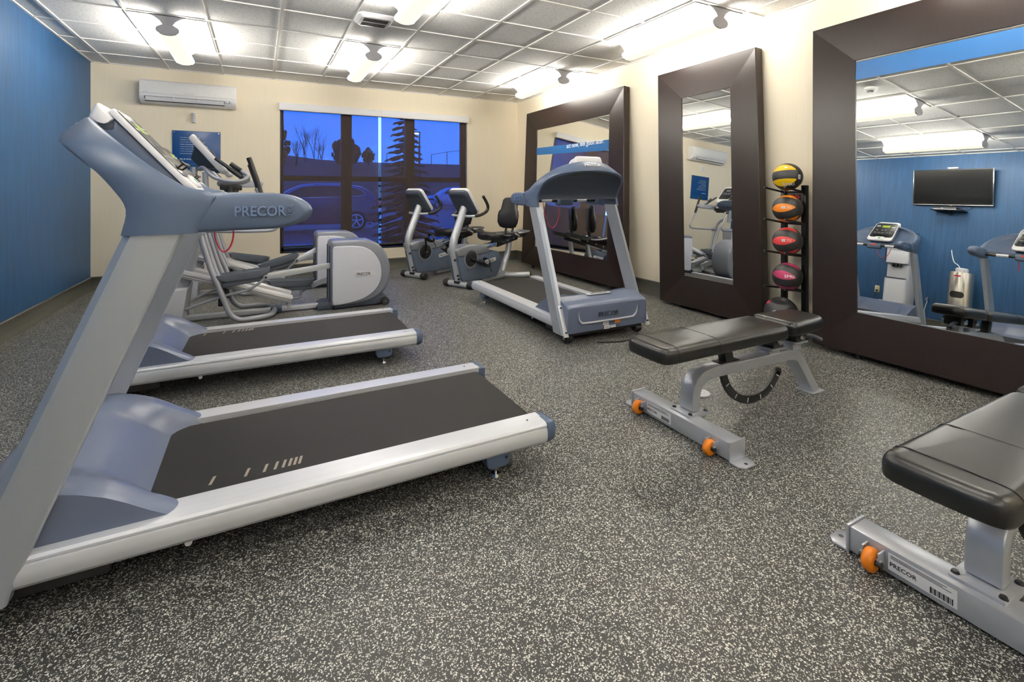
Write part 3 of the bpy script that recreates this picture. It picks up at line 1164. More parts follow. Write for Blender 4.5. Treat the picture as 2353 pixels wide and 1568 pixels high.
        b.build('link_rod', [M_tubegrey, M_black], e2)
        return e2
    for a in pedals:
        pedal(*a)
    # console, handrail loop and moving arms
    c0, c1 = Vector((-.285, 0, 1.385)), Vector((-.560, 0, 1.725))
    u = (c1 - c0).normalized()
    CM = frame_m((c0 + c1) / 2, (0, 1, 0), u)
    L = (c1 - c0).length
    out = rrect(.30, L, .05, 6)
    b = MB(); b.M = CM
    b.loft([[(x * k, y * k, z) for x, y in out] for z, k in ((-.030, .90), (-.018, .97), (.006, 1.0), (.020, 1.0), (.030, .965))])
    con = b.build('console', M_white, t, 40)
    b = MB(); b.M = CM
    b.prism([(x * .86, y * .70 + .03) for x, y in out], .0295, .0325, 'xy', .001)
    b.mi = 1
    b.box(-.05, .05, .09, .13, .0325, .034, .001)
    b.mi = 2
    for x in (-.09, -.04, .02, .07):
        b.box(x - .015, x + .015, -.02, .0, .0325, .034, .001)
        b.box(x - .015, x + .015, .03, .055, .0325, .034, .001)
    b.build('display_panel', [M_lcd, M_btn, M_btn], con)
    b = MB(); b.M = CM
    b.loft([[(x * k, y * k * .75, z) for x, y in out] for z, k in ((-.03, .86), (-.055, .70), (-.13, .38))], bev=.006)
    b.prism(rrect(.20, .05, .02), .02, .045, 'xy', .006)
    b.build('console_back', M_slate_dk, con)
    for s in (-1, 1):
        b = MB()
        b.tube([(-.50, s * .05, 1.42), (-.455, s * .12, 1.43), (-.375, s * .22, 1.345), (-.290, s * .28, 1.315), (-.19, s * .29, 1.305), (-.115, s * .275, 1.325), (-.10, s * .25, 1.365), (-.150, s * .235, 1.405)], .0165, seg=12, n=6)
        h = b.build('handrail', M_tubegrey, t)
        b = MB()
        b.tube([(-.150, s * .235, 1.405), (-.235, s * .225, 1.468)], .0205, seg=12, smooth=False)
        b.tube([(-.355, s * .20, 1.515), (-.145, s * .285, 1.345)], .0165, seg=12, smooth=False)
        b.build('sensor_grip', M_dkgrey, h)
        b = MB()
        b.tube([(-.02, s * .375, 1.245), (.03, s * .38, 1.13), (.115, s * .38, .99), (.155, s * .378, .91), (.12, s * .37, .858), (0, s * .36, .848), (-.20, s * .33, .850), (-.40, s * .305, .858), (-.46, s * .30, .86)], .0165, seg=12, n=6)
        b.mi = 1
        b.cyl((-.455, s * .24, .86), (-.455, s * .335, .86), .038, bev=.006)
        a = b.build('moving_arm', [M_tubegrey, M_grey], t)
        b = MB()
        b.tube([(-.085, s * .37, 1.520), (-.02, s * .375, 1.32), (.020, s * .38, 1.165)], .0215, seg=12, smooth=False)
        b.build('grip', M_rubber, a)
    b = MB()
    b.box(-.33, -.17, -.085, .085, 1.225, 1.285, .01)
    b.ring((-.25, -.045, 1.20), (-.25, -.045, 1.27), .045, .036)
    b.ring((-.25, .045, 1.20), (-.25, .045, 1.27), .045, .036)
    b.build('bottle_holder', M_black, t)
    if cover:
        b = MB()
        for s in (1,):
            prof = catmull([(-.42, 0, 1.27), (-.42, 0, 1.35), (-.2, 0, 1.355), (.02, 0, 1.345), (.06, 0, 1.31), (.02, 0, 1.27), (-.2, 0, 1.262)], 4, True)
            b.prism([(p.x, p.z) for p in prof], .255, .315, 'xz', .012)
            b.text('PRECOR', .20, frame_m((-.15, .3155, 1.308), (-1, 0, 0), (0, 0, 1)), .004, .04, .01)
        b.build('handrail_cover', M_grey, t)
    return t

def thing_part(name, parent):
    return parent

e1 = make_elliptical(False, ((-1, (-.10, .440), 7, .455), (1, (.33, .250), -1, .30)))
e1.location = (0, 5.405, 0)
tag(e1, 'nearer elliptical trainer, its white-panelled drive housing in front of the other one', 'elliptical trainer', 'elliptical trainers')
e2 = make_elliptical(True, ((-1, (.26, .385), 17, .50), (1, (-.06, .375), -9, .36)))
e2.location = (-.016, 6.70, 0)
tag(e2, 'farther elliptical trainer by the window, partly hidden behind the nearer one', 'elliptical trainer', 'elliptical trainers')

# ------------------------------------------------------------------ recumbent bikes
M_bikeup = mat('bike_shroud_grey', (134, 138, 146), .38, .1, .04, 30)
M_bikelo = mat('bike_shroud_slate', (86, 98, 118), .42, 0, .04, 30)
M_vinyl = mat('black_vinyl', (24, 24, 26), .36, 0, .1, 50, .12, 260)

def make_bike(crank_deg):
    t = thing('recumbent_bike', '', 'exercise bike')
    b = MB()
    b.cyl((0, -.19, .047), (0, .19, .047), .036)
    b.mi = 1
    b.box(-.05, .05, -.045, .045, .055, .09, .012)
    b.build('front_stabilizer', [M_paint, M_black], t)
    for s in (-1, 1):
        b = MB()
        b.cyl((0, s * .165, .047), (0, s * .245, .047), .0455, seg=24, bev=.008)
        b.build('end_cap', M_rubber, t)
    b = MB()
    b.tube([(.012, 0, .055), (-.035, 0, .25), (-.085, 0, .45), (-.100, 0, .53), (-.080, 0, .62), (-.02, 0, .75), (.115, 0, 1.03)], .050, seg=18, n=8)
    b.mi = 1
    for x, z in ((-.085, .36), (-.035, .16), (-.02, .115)):
        b.cyl((x - .005, -.03, z), (x - .03, -.045, z), .014, seg=12)
    b.build('post', [M_paint, M_black], t)
    # flywheel shroud in two shells
    lo = [(-.015, .085), (-.075, .30), (-.098, .402), (.05, .400), (.30, .394), (.46, .402), (.575, .424), (.66, .405), (.715, .365), (.738, .315), (.735, .24), (.70, .15), (.64, .070), (.30, .068)]
    up = [(-.098, .404), (-.118, .47), (-.112, .495), (-.08, .510), (0, .522), (.10, .532), (.20, .533), (.32, .520), (.43, .488), (.475, .455), (.50, .412), (.46, .404), (.30, .396), (.05, .402)]
    b = MB()
    b.prism(lo, -.095, .095, 'xz', .014, 3, 35)
    b.mi = 1
    for x, z in ((.06, .22), (.44, .22), (.66, .13), (.46, .09), (.30, .378), (.46, .386), (-.05, .388)):
        b.cyl((x, -.094, z), (x, -.0965, z), .007, seg=10)
    sh = b.build('lower_shroud', [M_bikelo, M_black], t, 40)
    b = MB()
    b.prism(up, -.099, .099, 'xz', .016, 3, 35)
    b.ring((.124, -.100, .365), (.124, .100, .365), .128, .104, 36, .006)
    b.build('upper_shroud', M_bikeup, t, 40)
    for s in (-1, 1):
        b = MB()
        b.M = frame_m((.498, s * .0955, .292), (.99, 0, .13) if s < 0 else (-.99, 0, -.13), (-.13, 0, .99) if s < 0 else (-.13, 0, .99))
        b.prism(rrect(.235, .050, .018), -.001, .0028, 'xy', .001)
        b.mi = 1
        b.text('PRECOR', .165, Matrix.Translation((-.015, 0, .0032)), .001, .028, .01)
        b.build('logo_plate', [M_white, M_print], sh)
    # cranks and pedals
    c = Vector((.124, 0, .365))
    for s, a in ((-1, crank_deg), (1, crank_deg + 180)):
        b = MB()
        b.cyl(c + Vector((0, s * .098, 0)), c + Vector((0, s * .112, 0)), .098, seg=32, bev=.004)
        b.mi = 1
        b.cyl(c + Vector((0, s * .112, 0)), c + Vector((0, s * .134, 0)), .018, seg=14)
        for k in range(5):
            an = 2 * math.pi * k / 5
            q = c + Vector((.06 * math.cos(an), 0, .06 * math.sin(an)))
            b.cyl(q + Vector((0, s * .112, 0)), q + Vector((0, s * .1135, 0)), .006, seg=8)
        b.build('crank_disc', [M_black, M_chrome], t)
        d = Vector((math.cos(math.radians(a)), 0, math.sin(math.radians(a))))
        e = c + d * .175
        b = MB()
        b.M = frame_m(c + Vector((0, s * .122, 0)), d, Vector((0, 1, 0)))
        b.box(-.015, .19, -.008, .008, -.014, .014, .004)
        b.M = Matrix.Identity(4)
        b.cyl(e + Vector((0, s * .12, 0)), e + Vector((0, s * .24, 0)), .009)
        cr = b.build('crank_arm', M_black, t)
        b = MB()
        R = Matrix.Translation(e + Vector((0, s * .185, 0))) @ Matrix.Rotation(math.radians(32), 4, 'Y')
        b.M = R
        b.box(-.055, .055, -.045, .045, -.014, .012, .006)
        b.box(-.085, -.05, -.045, .045, -.014, .03, .008)
        strap = catmull([(.045, -.052, .0), (.03, -.055, .05), (.01, -.03, .085), (.0, .03, .085), (.02, .055, .05), (.04, .052, .0)], 6)
        b.loft([[(p.x - .022, p.y, p.z), (p.x + .022, p.y, p.z), (p.x + .022, p.y * .95, p.z * .96 - .001), (p.x - .022, p.y * .95, p.z * .96 - .001)] for p in strap], caps=True)
        b.tube([(.055, -.05, -.005), (.10, -.052, -.02), (.13, -.05, -.035)], .005, seg=6)
        b.build('pedal', M_black, cr)
    # seat rail
    a0, a1 = Vector((.40, 0, .452)), Vector((1.30, 0, .592))
    d = (a1 - a0).normalized()
    b = MB()
    b.M = frame_m(a0, d, Vector((0, 1, 0)))
    L = (a1 - a0).length
    b.box(0, L, -.045, .045, -.028, .026, .004)
    b.mi = 1
    b.box(.02, L - .25, .030, .038, .0255, .030)
    for k in range(26):
        b.box(.03 + k * .018, .038 + k * .018, -.034, -.026, .0255, .0275)
    b.mi = 2
    b.box(.08, .14, -.0465, -.044, -.006, .008)
    b.build('seat_rail', [mat('rail_cream', (206, 207, 204), .4, .2), M_silver, M_black], t, 30)
    b = MB()
    b.M = frame_m(a0, d, Vector((0, 1, 0)))
    b.prism([(.30, -.045), (.30, .035), (.36, .055), (.78, .06), (.80, .02), (.74, -.045)], -.060, .060, 'xz', .006)
    b.mi = 1
    for x in (.40, .52, .66):
        b.cyl((x, -.0595, -.005), (x, -.063, -.005), .010, seg=12)
    b.build('seat_carriage', [M_black, M_chrome], t)
    b = MB()
    b.tube([(.64, -.05, .50), (.59, -.10, .525), (.55, -.14, .53), (.52, -.15, .515)], .008, seg=8)
    b.mi = 1
    b.tube([(.53, -.15, .520), (.46, -.16, .512), (.41, -.165, .498)], .012, seg=8)
    b.build('seat_lever', [M_black, mat('blue_grip', (30, 84, 170), .4)], t)
    # seat cushion
    rings = []
    for x, w, z0, z1 in ((.485, .07, .585, .635), (.50, .13, .565, .662), (.545, .18, .548, .684), (.63, .205, .540, .682), (.76, .205, .545, .655), (.88, .19, .555, .655), (.965, .15, .57, .650), (.985, .09, .59, .635)):
        r = []
        for k in range(20):
            an = 2 * math.pi * k / 20
            ca, sa = math.cos(an), math.sin(an)
            yy = w * math.copysign(abs(ca) ** .6, ca)
            zz = (z0 + z1) / 2 + (z1 - z0) / 2 * math.copysign(abs(sa) ** .7, sa)
            if sa > 0:
                zz -= .022 * (1 - min(1, abs(yy) / w) ** 2) * (1 if .54 < x < .95 else .3)
            r.append((x, yy, zz))
        rings.append(r)
    b = MB(); b.loft(rings)
    b.build('seat_cushion', M_vinyl, t, 60)
    # backrest
    rings = []
    tilt = Vector((.16, 0, .987))
    base = Vector((1.00, 0, .69))
    nb = Vector((-.987, 0, .16))
    for h, w, th in ((0, .09, .02), (.02, .145, .05), (.08, .180, .065), (.18, .186, .07), (.235, .175, .068), (.265, .148, .062), (.33, .138, .056), (.40, .128, .05), (.43, .105, .04), (.44, .06, .02)):
        r = []
        for k in range(20):
            an = 2 * math.pi * k / 20
            ca, sa = math.cos(an), math.sin(an)
            yy = w * math.copysign(abs(ca) ** .6, ca)
            q = th / 2 * math.copysign(abs(sa) ** .8, sa)
            curve = -.03 * (abs(yy) / .18) ** 2
            p = base + tilt * h + nb * (q - curve)
            r.append((p.x, yy, p.z))
        rings.append(r)
    b = MB(); b.loft(rings)
    bk = b.build('backrest', M_vinyl, t, 60)
    b = MB()
    for s in (-1, 1):
        b.tube([(1.0, s * .06, .595), (1.035, s * .06, .70), (1.06, s * .055, .86)], .016, seg=10)
    b.prism([(1.045, .70), (1.075, .70), (1.13, 1.06), (1.105, 1.06)], -.085, .085, 'xz', .006)
    b.build('back_support', M_black, bk)
    # side handles and tray
    for s in (-1, 1):
        b = MB()
        b.tube([(1.02, s * .17, .585), (.92, s * .25, .600), (.80, s * .275, .640), (.70, s * .275, .652)], .012, seg=8)
        b.mi = 1
        b.tube([(.78, s * .275, .645), (.60, s * .275, .655)], .018, seg=10, smooth=False)
        b.build('seat_handle', [M_paint, M_rubber], t)
    tray = [(.98, .0), (1.0, .17), (1.10, .20), (1.25, .18), (1.36, .12), (1.40, .0), (1.36, -.12), (1.25, -.18), (1.10, -.20), (1.0, -.17)]
    b = MB()
    def ring(k, z, rise=0.0):
        return [(1.18 + (x - 1.18) * k, y * k, z + rise * max(0, x - 1.05)) for x, y in tray]
    b.loft([ring(.72, .560, .05), ring(.98, .612, .06), ring(1.03, .622, .06), ring(.98, .624, .06), ring(.93, .612, .06), ring(.66, .575, .05)])
    b.build('seat_tray', mat('tray_grey', (96, 100, 108), .35), t, 50)
    # rear leg and stabilizer
    b = MB()
    b.tube([(1.03, 0, .545), (1.02, 0, .47), (.985, 0, .34), (.93, 0, .22), (.855, 0, .07)], .040, seg=16)
    b.build('rear_leg', M_paint, t)
    b = MB()
    b.box(.40, .88, -.045, .045, .022, .085, .006)
    b.prism([(.62, .085), (.88, .085), (.88, .10), (.72, .15)], -.05, .05, 'xz', .006)
    b.tube([(1.13, -.285, .048), (1.02, -.21, .048), (.93, -.10, .048), (.90, 0, .048), (.93, .10, .048), (1.02, .21, .048), (1.13, .285, .048)], .039, seg=14)
    b.mi = 1
    for s in (-1, 1):
        b.cyl((1.125, s * .28, .03), (1.125, s * .28, .001), .022, seg=12)
        b.cyl((1.122, s * .277, .048), (1.142, s * .297, .048), .0405, seg=16, bev=.006)
    b.build('rear_stabilizer', [M_paint, M_black], t)
    # console and handlebar
    c0, c1 = Vector((.215, 0, .935)), Vector((-.015, 0, 1.245))
    u = (c1 - c0).normalized()
    CM = frame_m((c0 + c1) / 2, (0, 1, 0), u)
    Lc = (c1 - c0).length
    out = rrect(.335, Lc, .055, 6)
    b = MB(); b.M = CM
    b.loft([[(x * k, y * k, z) for x, y in out] for z, k in ((-.022, 1.0), (.006, 1.0), (.020, .985), (.028, .94))])
    con = b.build('console', M_white, t, 40)
    b = MB(); b.M = CM
    b.prism([(x * .84, y * .72 + .02) for x, y in out], .0275, .0305, 'xy', .001)
    b.mi = 1
    b.box(-.06, .06, .06, .11, .0305, .032, .001)
    b.build('display_panel', [M_lcd, M_btn], con)
    b = MB(); b.M = CM
    b.loft([[(x * k, y * k - dy, z) for x, y in out] for z, k, dy in ((-.0215, .965, 0), (-.050, .94, .002), (-.066, .86, .006))], bev=.0)
    b.mi = 1
    b.box(-.12, .12, .095, .099, -.0675, -.060)
    b.box(-.11, .11, .115, .125, -.0672, -.060)
    b.build('console_back', [M_slate_dk, M_black], con, 30)
    b = MB()
    b.tube([(.09, -.20, .905), (.075, -.10, .90), (.07, 0, .90), (.075, .10, .90), (.09, .20, .905)], .016, seg=12)
    hb = b.build('handlebar', M_paint, t)
    for s in (-1, 1):
        b = MB()
        b.tube([(.09, s * .195, .905), (.15, s * .235, .918), (.225, s * .26, .955), (.252, s * .268, 1.01), (.228, s * .268, 1.07), (.165, s * .262, 1.155)], .019, seg=12, n=6)
        b.build('handle_grip', M_rubber, hb)
    b = MB()
    b.tube([(.02, .0, .87), (.10, 0, .93), (.16, 0, .99)], .03, seg=12)
    b.build('console_neck', M_black, con)
    return t

bk1 = make_bike(-30)
bk1.location = (2.23, 5.74, 0)
bk1.rotation_euler = (0, 0, math.radians(24.5))
tag(bk1, 'nearer recumbent exercise bike, its black seat beside the lone treadmill', 'exercise bike', 'recumbent bikes')
bk2 = make_bike(96)
bk2.location = (1.92, 6.66, 0)
bk2.rotation_euler = (0, 0, math.radians(24.5))
tag(bk2, 'farther recumbent exercise bike, against the window and left of the other bike', 'exercise bike', 'recumbent bikes')

# ------------------------------------------------------------------ weight benches
M_pad = mat('bench_vinyl', (22, 22, 23), .33, 0, .08, 40, .10, 220)
M_seam = mat('vinyl_seam', (14, 14, 15), .5)
M_bframe = mat('bench_silver_paint', (190, 194, 203), .30, .45, .03, 60)

def pad(b, outline, z0, z1, r):
    """upholstered pad: outline in xy, rounded edges"""
    rings = []
    n = 6
    ar = sum(outline[i - 1][0] * outline[i][1] - outline[i][0] * outline[i - 1][1] for i in range(len(outline)))
    if ar < 0:
        outline = outline[::-1]
    cx = sum(p[0] for p in outline) / len(outline)
    cy = sum(p[1] for p in outline) / len(outline)
    def inset(d):
        out = []
        N = len(outline)
        for i, p in enumerate(outline):
            a, c = Vector(outline[i - 1]), Vector(outline[(i + 1) % N])
            t = (c - a).normalized()
            nn = Vector((-t.y, t.x))
            out.append((p[0] + nn.x * d, p[1] + nn.y * d))
        return out
    rings.append([(x, y, z0) for x, y in inset(.012)])
    rings.append([(x, y, z0 + .004) for x, y in inset(.003)])
    rings.append([(x, y, z0 + .012) for x, y in inset(0)])
    for k in range(n + 1):
        a = math.pi / 2 * k / n
        rings.append([(x, y, z1 - r + r * math.sin(a)) for x, y in inset(r * (1 - math.cos(a)))])
    rings.append([(cx + (x - cx) * .5, cy + (y - cy) * .5, z1 + .003) for x, y in inset(r)])
    rings.append([(cx, cy, z1 + .003) for x, y in outline])
    b.loft(rings, caps=False)
    b.loft([rings[0], [(cx, cy, z0) for _ in outline]], caps=False)

def make_bench():
    t = thing('weight_bench', '', 'weight bench')
    # transverse foot beam
    b = MB()
    b.box(-.048, .048, -.315, .315, .006, .090, .008)
    f = b.build('foot_beam', M_bframe, t, 40)
    for s in (-1, 1):
        b = MB()
        b.box(-.052, .052, s * .313, s * .323, .002, .094, .003)
        b.prism([(x, s * .315 + y) for x, y in ([(-.052, 0), (.052, 0), (.052, s * .05), (.03, s * .072), (-.03, s * .072), (-.052, s * .05)] if s > 0 else [(.052, 0), (-.052, 0), (-.052, s * .05), (-.03, s * .072), (.03, s * .072), (.052, s * .05)])], .001, .009, 'xy', .002)
        b.mi = 1
        b.cyl((0, s * .365, .0088), (0, s * .365, .0096), .008, seg=14)
        b.build('end_plate', [M_bframe, M_print], f)
        b = MB()
        y0 = s * .235
        b.box(-.082, -.046, y0 - .026, y0 - .020, .030, .075, .002)
        b.box(-.082, -.046, y0 + .020, y0 + .026, .030, .075, .002)
        b.cyl((-.075, y0 - .030, .047), (-.075, y0 + .030, .047), .007, seg=12)
        wb = b.build('wheel_bracket', M_bframe, t)
        b = MB()
        rr = []
        b.lathe([(.011, -.015), (.026, -.017), (.034, -.012), (.037, 0), (.034, .012), (.026, .017), (.011, .015)], 28)
        w = b.build('wheel', M_orange, t, 50)
        w.data.transform(Matrix.Translation((-.078, y0, .041)) @ Matrix.Rotation(math.pi / 2, 4, 'X'))
        b = MB()
        b.cyl((-.078, y0 - .031, .041), (-.078, y0 + .031, .041), .010, seg=14)
        b.build('axle', M_dkgrey, w)
    b = MB()
    b.M = frame_m((-.0485, .115, .050), (0, -1, 0), (0, 0, 1))
    b.box(-.085, .085, -.026, .026, -.0005, .0008)
    b.mi = 1
    b.text('PRECOR', .070, Matrix.Translation((-.045, -.006, .0012)), .0005, .013, .012)
    for i in range(16):
        w = .0015 if i % 3 else .003
        b.box(.022 + i * .0034, .022 + i * .0034 + w, -.022, -.004, .0008, .0012)
    for i, wd in enumerate((.15, .13, .14)):
        b.box(-.078, -.078 + wd, .012 + i * .004, .0135 + i * .004, .0008, .0012)
    b.build('serial_label', [M_white, M_print], f)
    # main frame
    b = MB()
    b.ribbon([(.055, .10), (.055, .15), (.066, .205), (.100, .248), (.155, .268), (.25, .272), (.45, .270), (.70, .266), (.82, .264), (.89, .248), (.94, .195), (1.01, .10), (1.075, .006)], .058, -.043, .043, .007, 6)
    fr = b.build('main_frame', M_bframe, t, 40)
    b = MB()
    b.box(-.02, .125, -.062, .062, .088, .098, .003)
    b.box(-.03, .135, -.067, .067, .080, .089, .003)
    b.mi = 1
    for x in (.0, .108):
        for y in (-.052, .052):
            b.cyl((x, y, .097), (x, y, .105), .011, .008, seg=14)
    b.build('bolt_plate', [M_bframe, M_black], fr)
    b = MB()
    b.box(1.015, 1.135, -.055, .055, .001, .009, .002)
    b.build('rear_foot', M_bframe, fr)
    # brackets and hinges
    b = MB()
    b.box(.635, .725, -.040, .040, .29, .325, .003)
    b.box(.62, .75, -.065, .065, .322, .330, .002)
    b.build('hinge_bracket', M_bframe, t)
    b = MB()
    b.box(.845, .925, -.040, .040, .28, .33, .003)
    b.box(.83, .95, -.065, .065, .328, .336, .002)
    b.build('hinge_bracket', M_bframe, t)
    for x, z0 in ((.69, .330), (.895, .336)):
        b = MB()
        b.box(x - .045, x + .045, -.055, .055, z0, .407, .004)
        b.mi = 1
        b.cyl((x, -.054, .372), (x, -.074, .372), .022, seg=20, bev=.003)
        b.cyl((x, .054, .372), (x, .074, .372), .022, seg=20, bev=.003)
        b.build('hinge', [M_black, M_chrome], t)
    b = MB()
    b.tube([(.90, -.02, .362), (1.03, -.035, .345), (1.10, -.05, .318)], .013, seg=10)
    b.build('release_lever', M_slate_dk, t)
    b = MB()
    b.prism([(.300, .285), (.365, .285), (.330, .408), (.275, .408)], -.026, .026, 'xz', .003)
    b.box(.25, .40, -.03, .03, .298, .304, .002)
    b.build('pad_support', M_black, t)
    # perforated angle sector
    b = MB()
    P = []
    c = Vector((.545, .268))
    for k in range(25):
        a = math.radians(181 + 152 * k / 24)
        P.append((c.x + .245 * math.cos(a), c.y + .215 * math.sin(a)))
    b.ribbon(P, .042, -.010, .010, .002, 2, False)
    b.cyl((P[-1][0], -.010, P[-1][1]), (P[-1][0], .010, P[-1][1]), .021, seg=18)
    b.mi = 1
    for k in (4, 8, 12, 16, 20, 23):
        x, z = P[k]
        d = Vector((P[k][0] - c.x, 0, P[k][1] - c.y)).normalized()
        m = frame_m((x, -.0108, z), d, Vector((0, 1, 0)))
        b.box(-.013, .013, -.0006, .0006, -.003, .003, 0, 2, m)
    b.build('angle_sector', [M_black, M_silver], t)
    # pads
    o = [(-.255 + .03, -.14), (-.255, -.105), (-.255, .105), (-.225, .14), (.66, .135), (.685, .118), (.69, .10), (.69, -.10), (.685, -.118), (.66, -.135)]
    o = [(p.x, p.y) for p in catmull([(x, y, 0) for x, y in [(-.258, 0), (-.255, .07), (-.247, .115), (-.215, .138), (-.10, .140), (.25, .139), (.60, .137), (.662, .130), (.682, .105), (.686, .06), (.687, 0), (.686, -.06), (.682, -.105), (.662, -.130), (.60, -.137), (.25, -.139), (-.10, -.140), (-.215, -.138), (-.247, -.115), (-.255, -.07)]], 3, True)][::-1]
    b = MB()
    pad(b, o[::-1], .404, .479, .034)
    b.mi = 1
    for x in (-.165, .115):
        b.tube([(x, -.1405, .417), (x, -.1405, .442), (x, -.1315, .469), (x, -.107, .4798), (x, -.06, .4812), (x, 0, .4822), (x, .06, .4812), (x, .107, .4798), (x, .1315, .469), (x, .1405, .442), (x, .1405, .417)], .0016, seg=6, n=4)
    b.build('back_pad', [M_pad, M_seam], t, 60)
    o = [(p.x, p.y) for p in catmull([(x, y, 0) for x, y in [(.705, 0), (.706, .08), (.714, .118), (.74, .134), (.85, .126), (1.00, .112), (1.035, .095), (1.048, .05), (1.05, 0), (1.048, -.05), (1.035, -.095), (1.00, -.112), (.85, -.126), (.74, -.134), (.714, -.118), (.706, -.08)]], 3, True)]
    b = MB()
    pad(b, o[::-1], .406, .484, .034)
    b.mi = 1
    b.tube([(.735, -.1325, .425), (.735, -.130, .455), (.737, -.100, .4835), (.737, 0, .4862), (.737, .100, .4835), (.735, .130, .455), (.735, .1325, .425)], .0013, seg=6, n=4)
    b.build('seat_pad', [M_pad, M_seam], t, 60)
    return t
be1 = make_bench()
be2 = copy_tree(be1)
be1.location = (1.905, 1.790, 0)
tag(be1, 'whole weight bench on orange wheels in front of the ball rack', 'weight bench', 'weight benches')
be2.location = (1.805, .610, 0)
be2.rotation_euler = (0, 0, math.radians(.5))
tag(be2, 'nearest weight bench, cut off by the right edge of the photo', 'weight bench', 'weight benches')
b = MB()
b.lathe([(0, .001), (.060, .001), (.058, .006), (.045, .008), (.0, .008)], 32, (2.345, 2.065, 0))
b.mi = 1
b.ring((2.345, 2.065, .0075), (2.345, 2.065, .0088), .030, .024)
tag(b.build('floor_socket_cover', [M_white, M_lgrey]), 'small round white cover on the floor beneath the whole weight bench', 'floor cover')

# ------------------------------------------------------------------ medicine ball rack and balls
RY0, RY1, RX = 2.435, 2.612, 3.985
t = thing('ball_rack', 'tall black metal rack holding medicine balls between two framed mirrors', 'ball rack', (RX, (RY0 + RY1) / 2, 0))
M_rack = mat('rack_black_powder', (18, 18, 19), .35, .3, .1, 60)
hw = (RY1 - RY0) / 2
for s in (-1, 1):
    b = MB()
    b.box(-.02, .02, s * hw - .02, s * hw + .02, .01, 1.262, .002)
    b.box(-.30, .03, s * hw - .02, s * hw + .02, .001, .030, .003)
    b.build('post', M_rack, t)
TZ = [1.205, .945, .680, .388, .085]
for z in TZ:
    for s in (-1, 1):
        b = MB()
        b.cyl((.0, s * hw, z), (-.262, s * hw, z + .040), .0085, seg=12)
        b.mi = 1
        b.cyl((-.260, s * hw, z + .0397), (-.266, s * hw, z + .0406), .0098, seg=12)
        b.build('ball_arm', [M_rack, M_rubber], t)
    b = MB()
    b.box(-.012, .012, -hw, hw, z - .012, z + .012, .002)
    b.build('crossbar', M_rack, t)
b = MB()
b.box(-.010, .008, -hw, hw, 1.112, 1.190, .002)
b.mi = 1
b.text('SPRI', .150, frame_m((-.0112, 0, 1.152), (0, -1, 0), (0, 0, 1)), .002, .062, .012)
b.build('sign_plate', [M_rack, mat('sign_red', (205, 32, 36), .5)], t)

def ball_mat(name, rgb, nstripe, phase):
    m, n, l, bs = nodes_of(name)
    tcn = n.new('ShaderNodeTexCoord')
    sp = n.new('ShaderNodeSeparateXYZ')
    l.new(tcn.outputs['Object'], sp.inputs[0])
    ang = math_n(n, l, 'ARCTAN2', sp.outputs['Y'], sp.outputs['X'])
    a2 = math_n(n, l, 'ADD', math_n(n, l, 'MULTIPLY', ang, float(nstripe)), phase * nstripe)
    cs = math_n(n, l, 'COSINE', a2)
    zn = math_n(n, l, 'DIVIDE', sp.outputs['Z'], .112)
    lat = math_n(n, l, 'POWER', math_n(n, l, 'ABSOLUTE', zn), 2.6)
    thr = math_n(n, l, 'ADD', .02, math_n(n, l, 'MULTIPLY', lat, 1.75))
    on = math_n(n, l, 'GREATER_THAN', cs, thr)
    # moulded groove between the panels
    gr = math_n(n, l, 'LESS_THAN', math_n(n, l, 'ABSOLUTE', math_n(n, l, 'ADD', cs, .62)), .035)
    grn = math_n(n, l, 'MULTIPLY', gr, math_n(n, l, 'LESS_THAN', math_n(n, l, 'ABSOLUTE', zn), .72))
    base = mixrgb(n, l, grn, lin((40, 40, 41)), lin((12, 12, 12)))
    col = mixrgb(n, l, on, base, lin(rgb))
    l.new(col, bs.inputs['Base Color'])
    bs.inputs['Roughness'].default_value = .42
    nz = n.new('ShaderNodeTexNoise'); nz.inputs['Scale'].default_value = 420
    l.new(tcn.outputs['Object'], nz.inputs['Vector'])
    bp = n.new('ShaderNodeBump'); bp.inputs['Strength'].default_value = .35; bp.inputs['Distance'].default_value = .002
    l.new(nz.outputs['Fac'], bp.inputs['Height'])
    l.new(bp.outputs['Normal'], bs.inputs['Normal'])
    return m

def on_sphere(b, tb, R, cdir, updir, mi):
    """wrap a flat mesh onto a ball of radius R around direction cdir"""
    c = Vector(cdir).normalized()
    u = Vector(updir)
    u = (u - c * u.dot(c)).normalized()
    r = u.cross(c)
    for v in tb.verts:
        d = (c + r * math.tan(v.co.x / R) + u * math.tan(v.co.y / R)).normalized()
        v.co = d * (R + .0008 + max(0, v.co.z))
    for f in tb.faces:
        f.material_index = mi
    me = bpy.data.meshes.new('t'); tb.to_mesh(me); tb.free()
    b.bm.from_mesh(me); bpy.data.meshes.remove(me)

def flat_box(w, h, cx=0, cy=0, nx=8, z=0):
    tb = bmesh.new()
    g = [[tb.verts.new((cx - w / 2 + w * i / nx, cy - h / 2 + h * j / 4, z)) for i in range(nx + 1)] for j in range(5)]
    for j in range(4):
        for i in range(nx):
            tb.faces.new((g[j][i], g[j][i + 1], g[j + 1][i + 1], g[j + 1][i]))
    return tb

R = .112
by = (RY0 + RY1) / 2 - .03
view = Vector((-.75, -.60, 0))
axis = Vector((.18, -.98, .10))       # pole of the ball, turned to the right of the photo
def ball(z, color, name, label, mid, deco, ax=axis):
    b = MB()
    b.sphere((0, 0, 0), R, 48, 32)
    q = Vector((0, 0, 1)).rotation_difference(Vector(ax).normalized())
    qi = q.inverted()
    deco(b, qi)
    mid = qi @ Vector(mid)
    phase = -math.atan2(mid.y, mid.x)
    o = b.build('medicine_ball', [ball_mat(name, color, 5, phase), M_wprint, M_print], None, 60)
    o.rotation_mode = 'QUATERNION'
    o.rotation_quaternion = q
    o.location = (3.845, by, z)
    return tag(o, label, 'medicine ball', 'medicine balls on the rack')

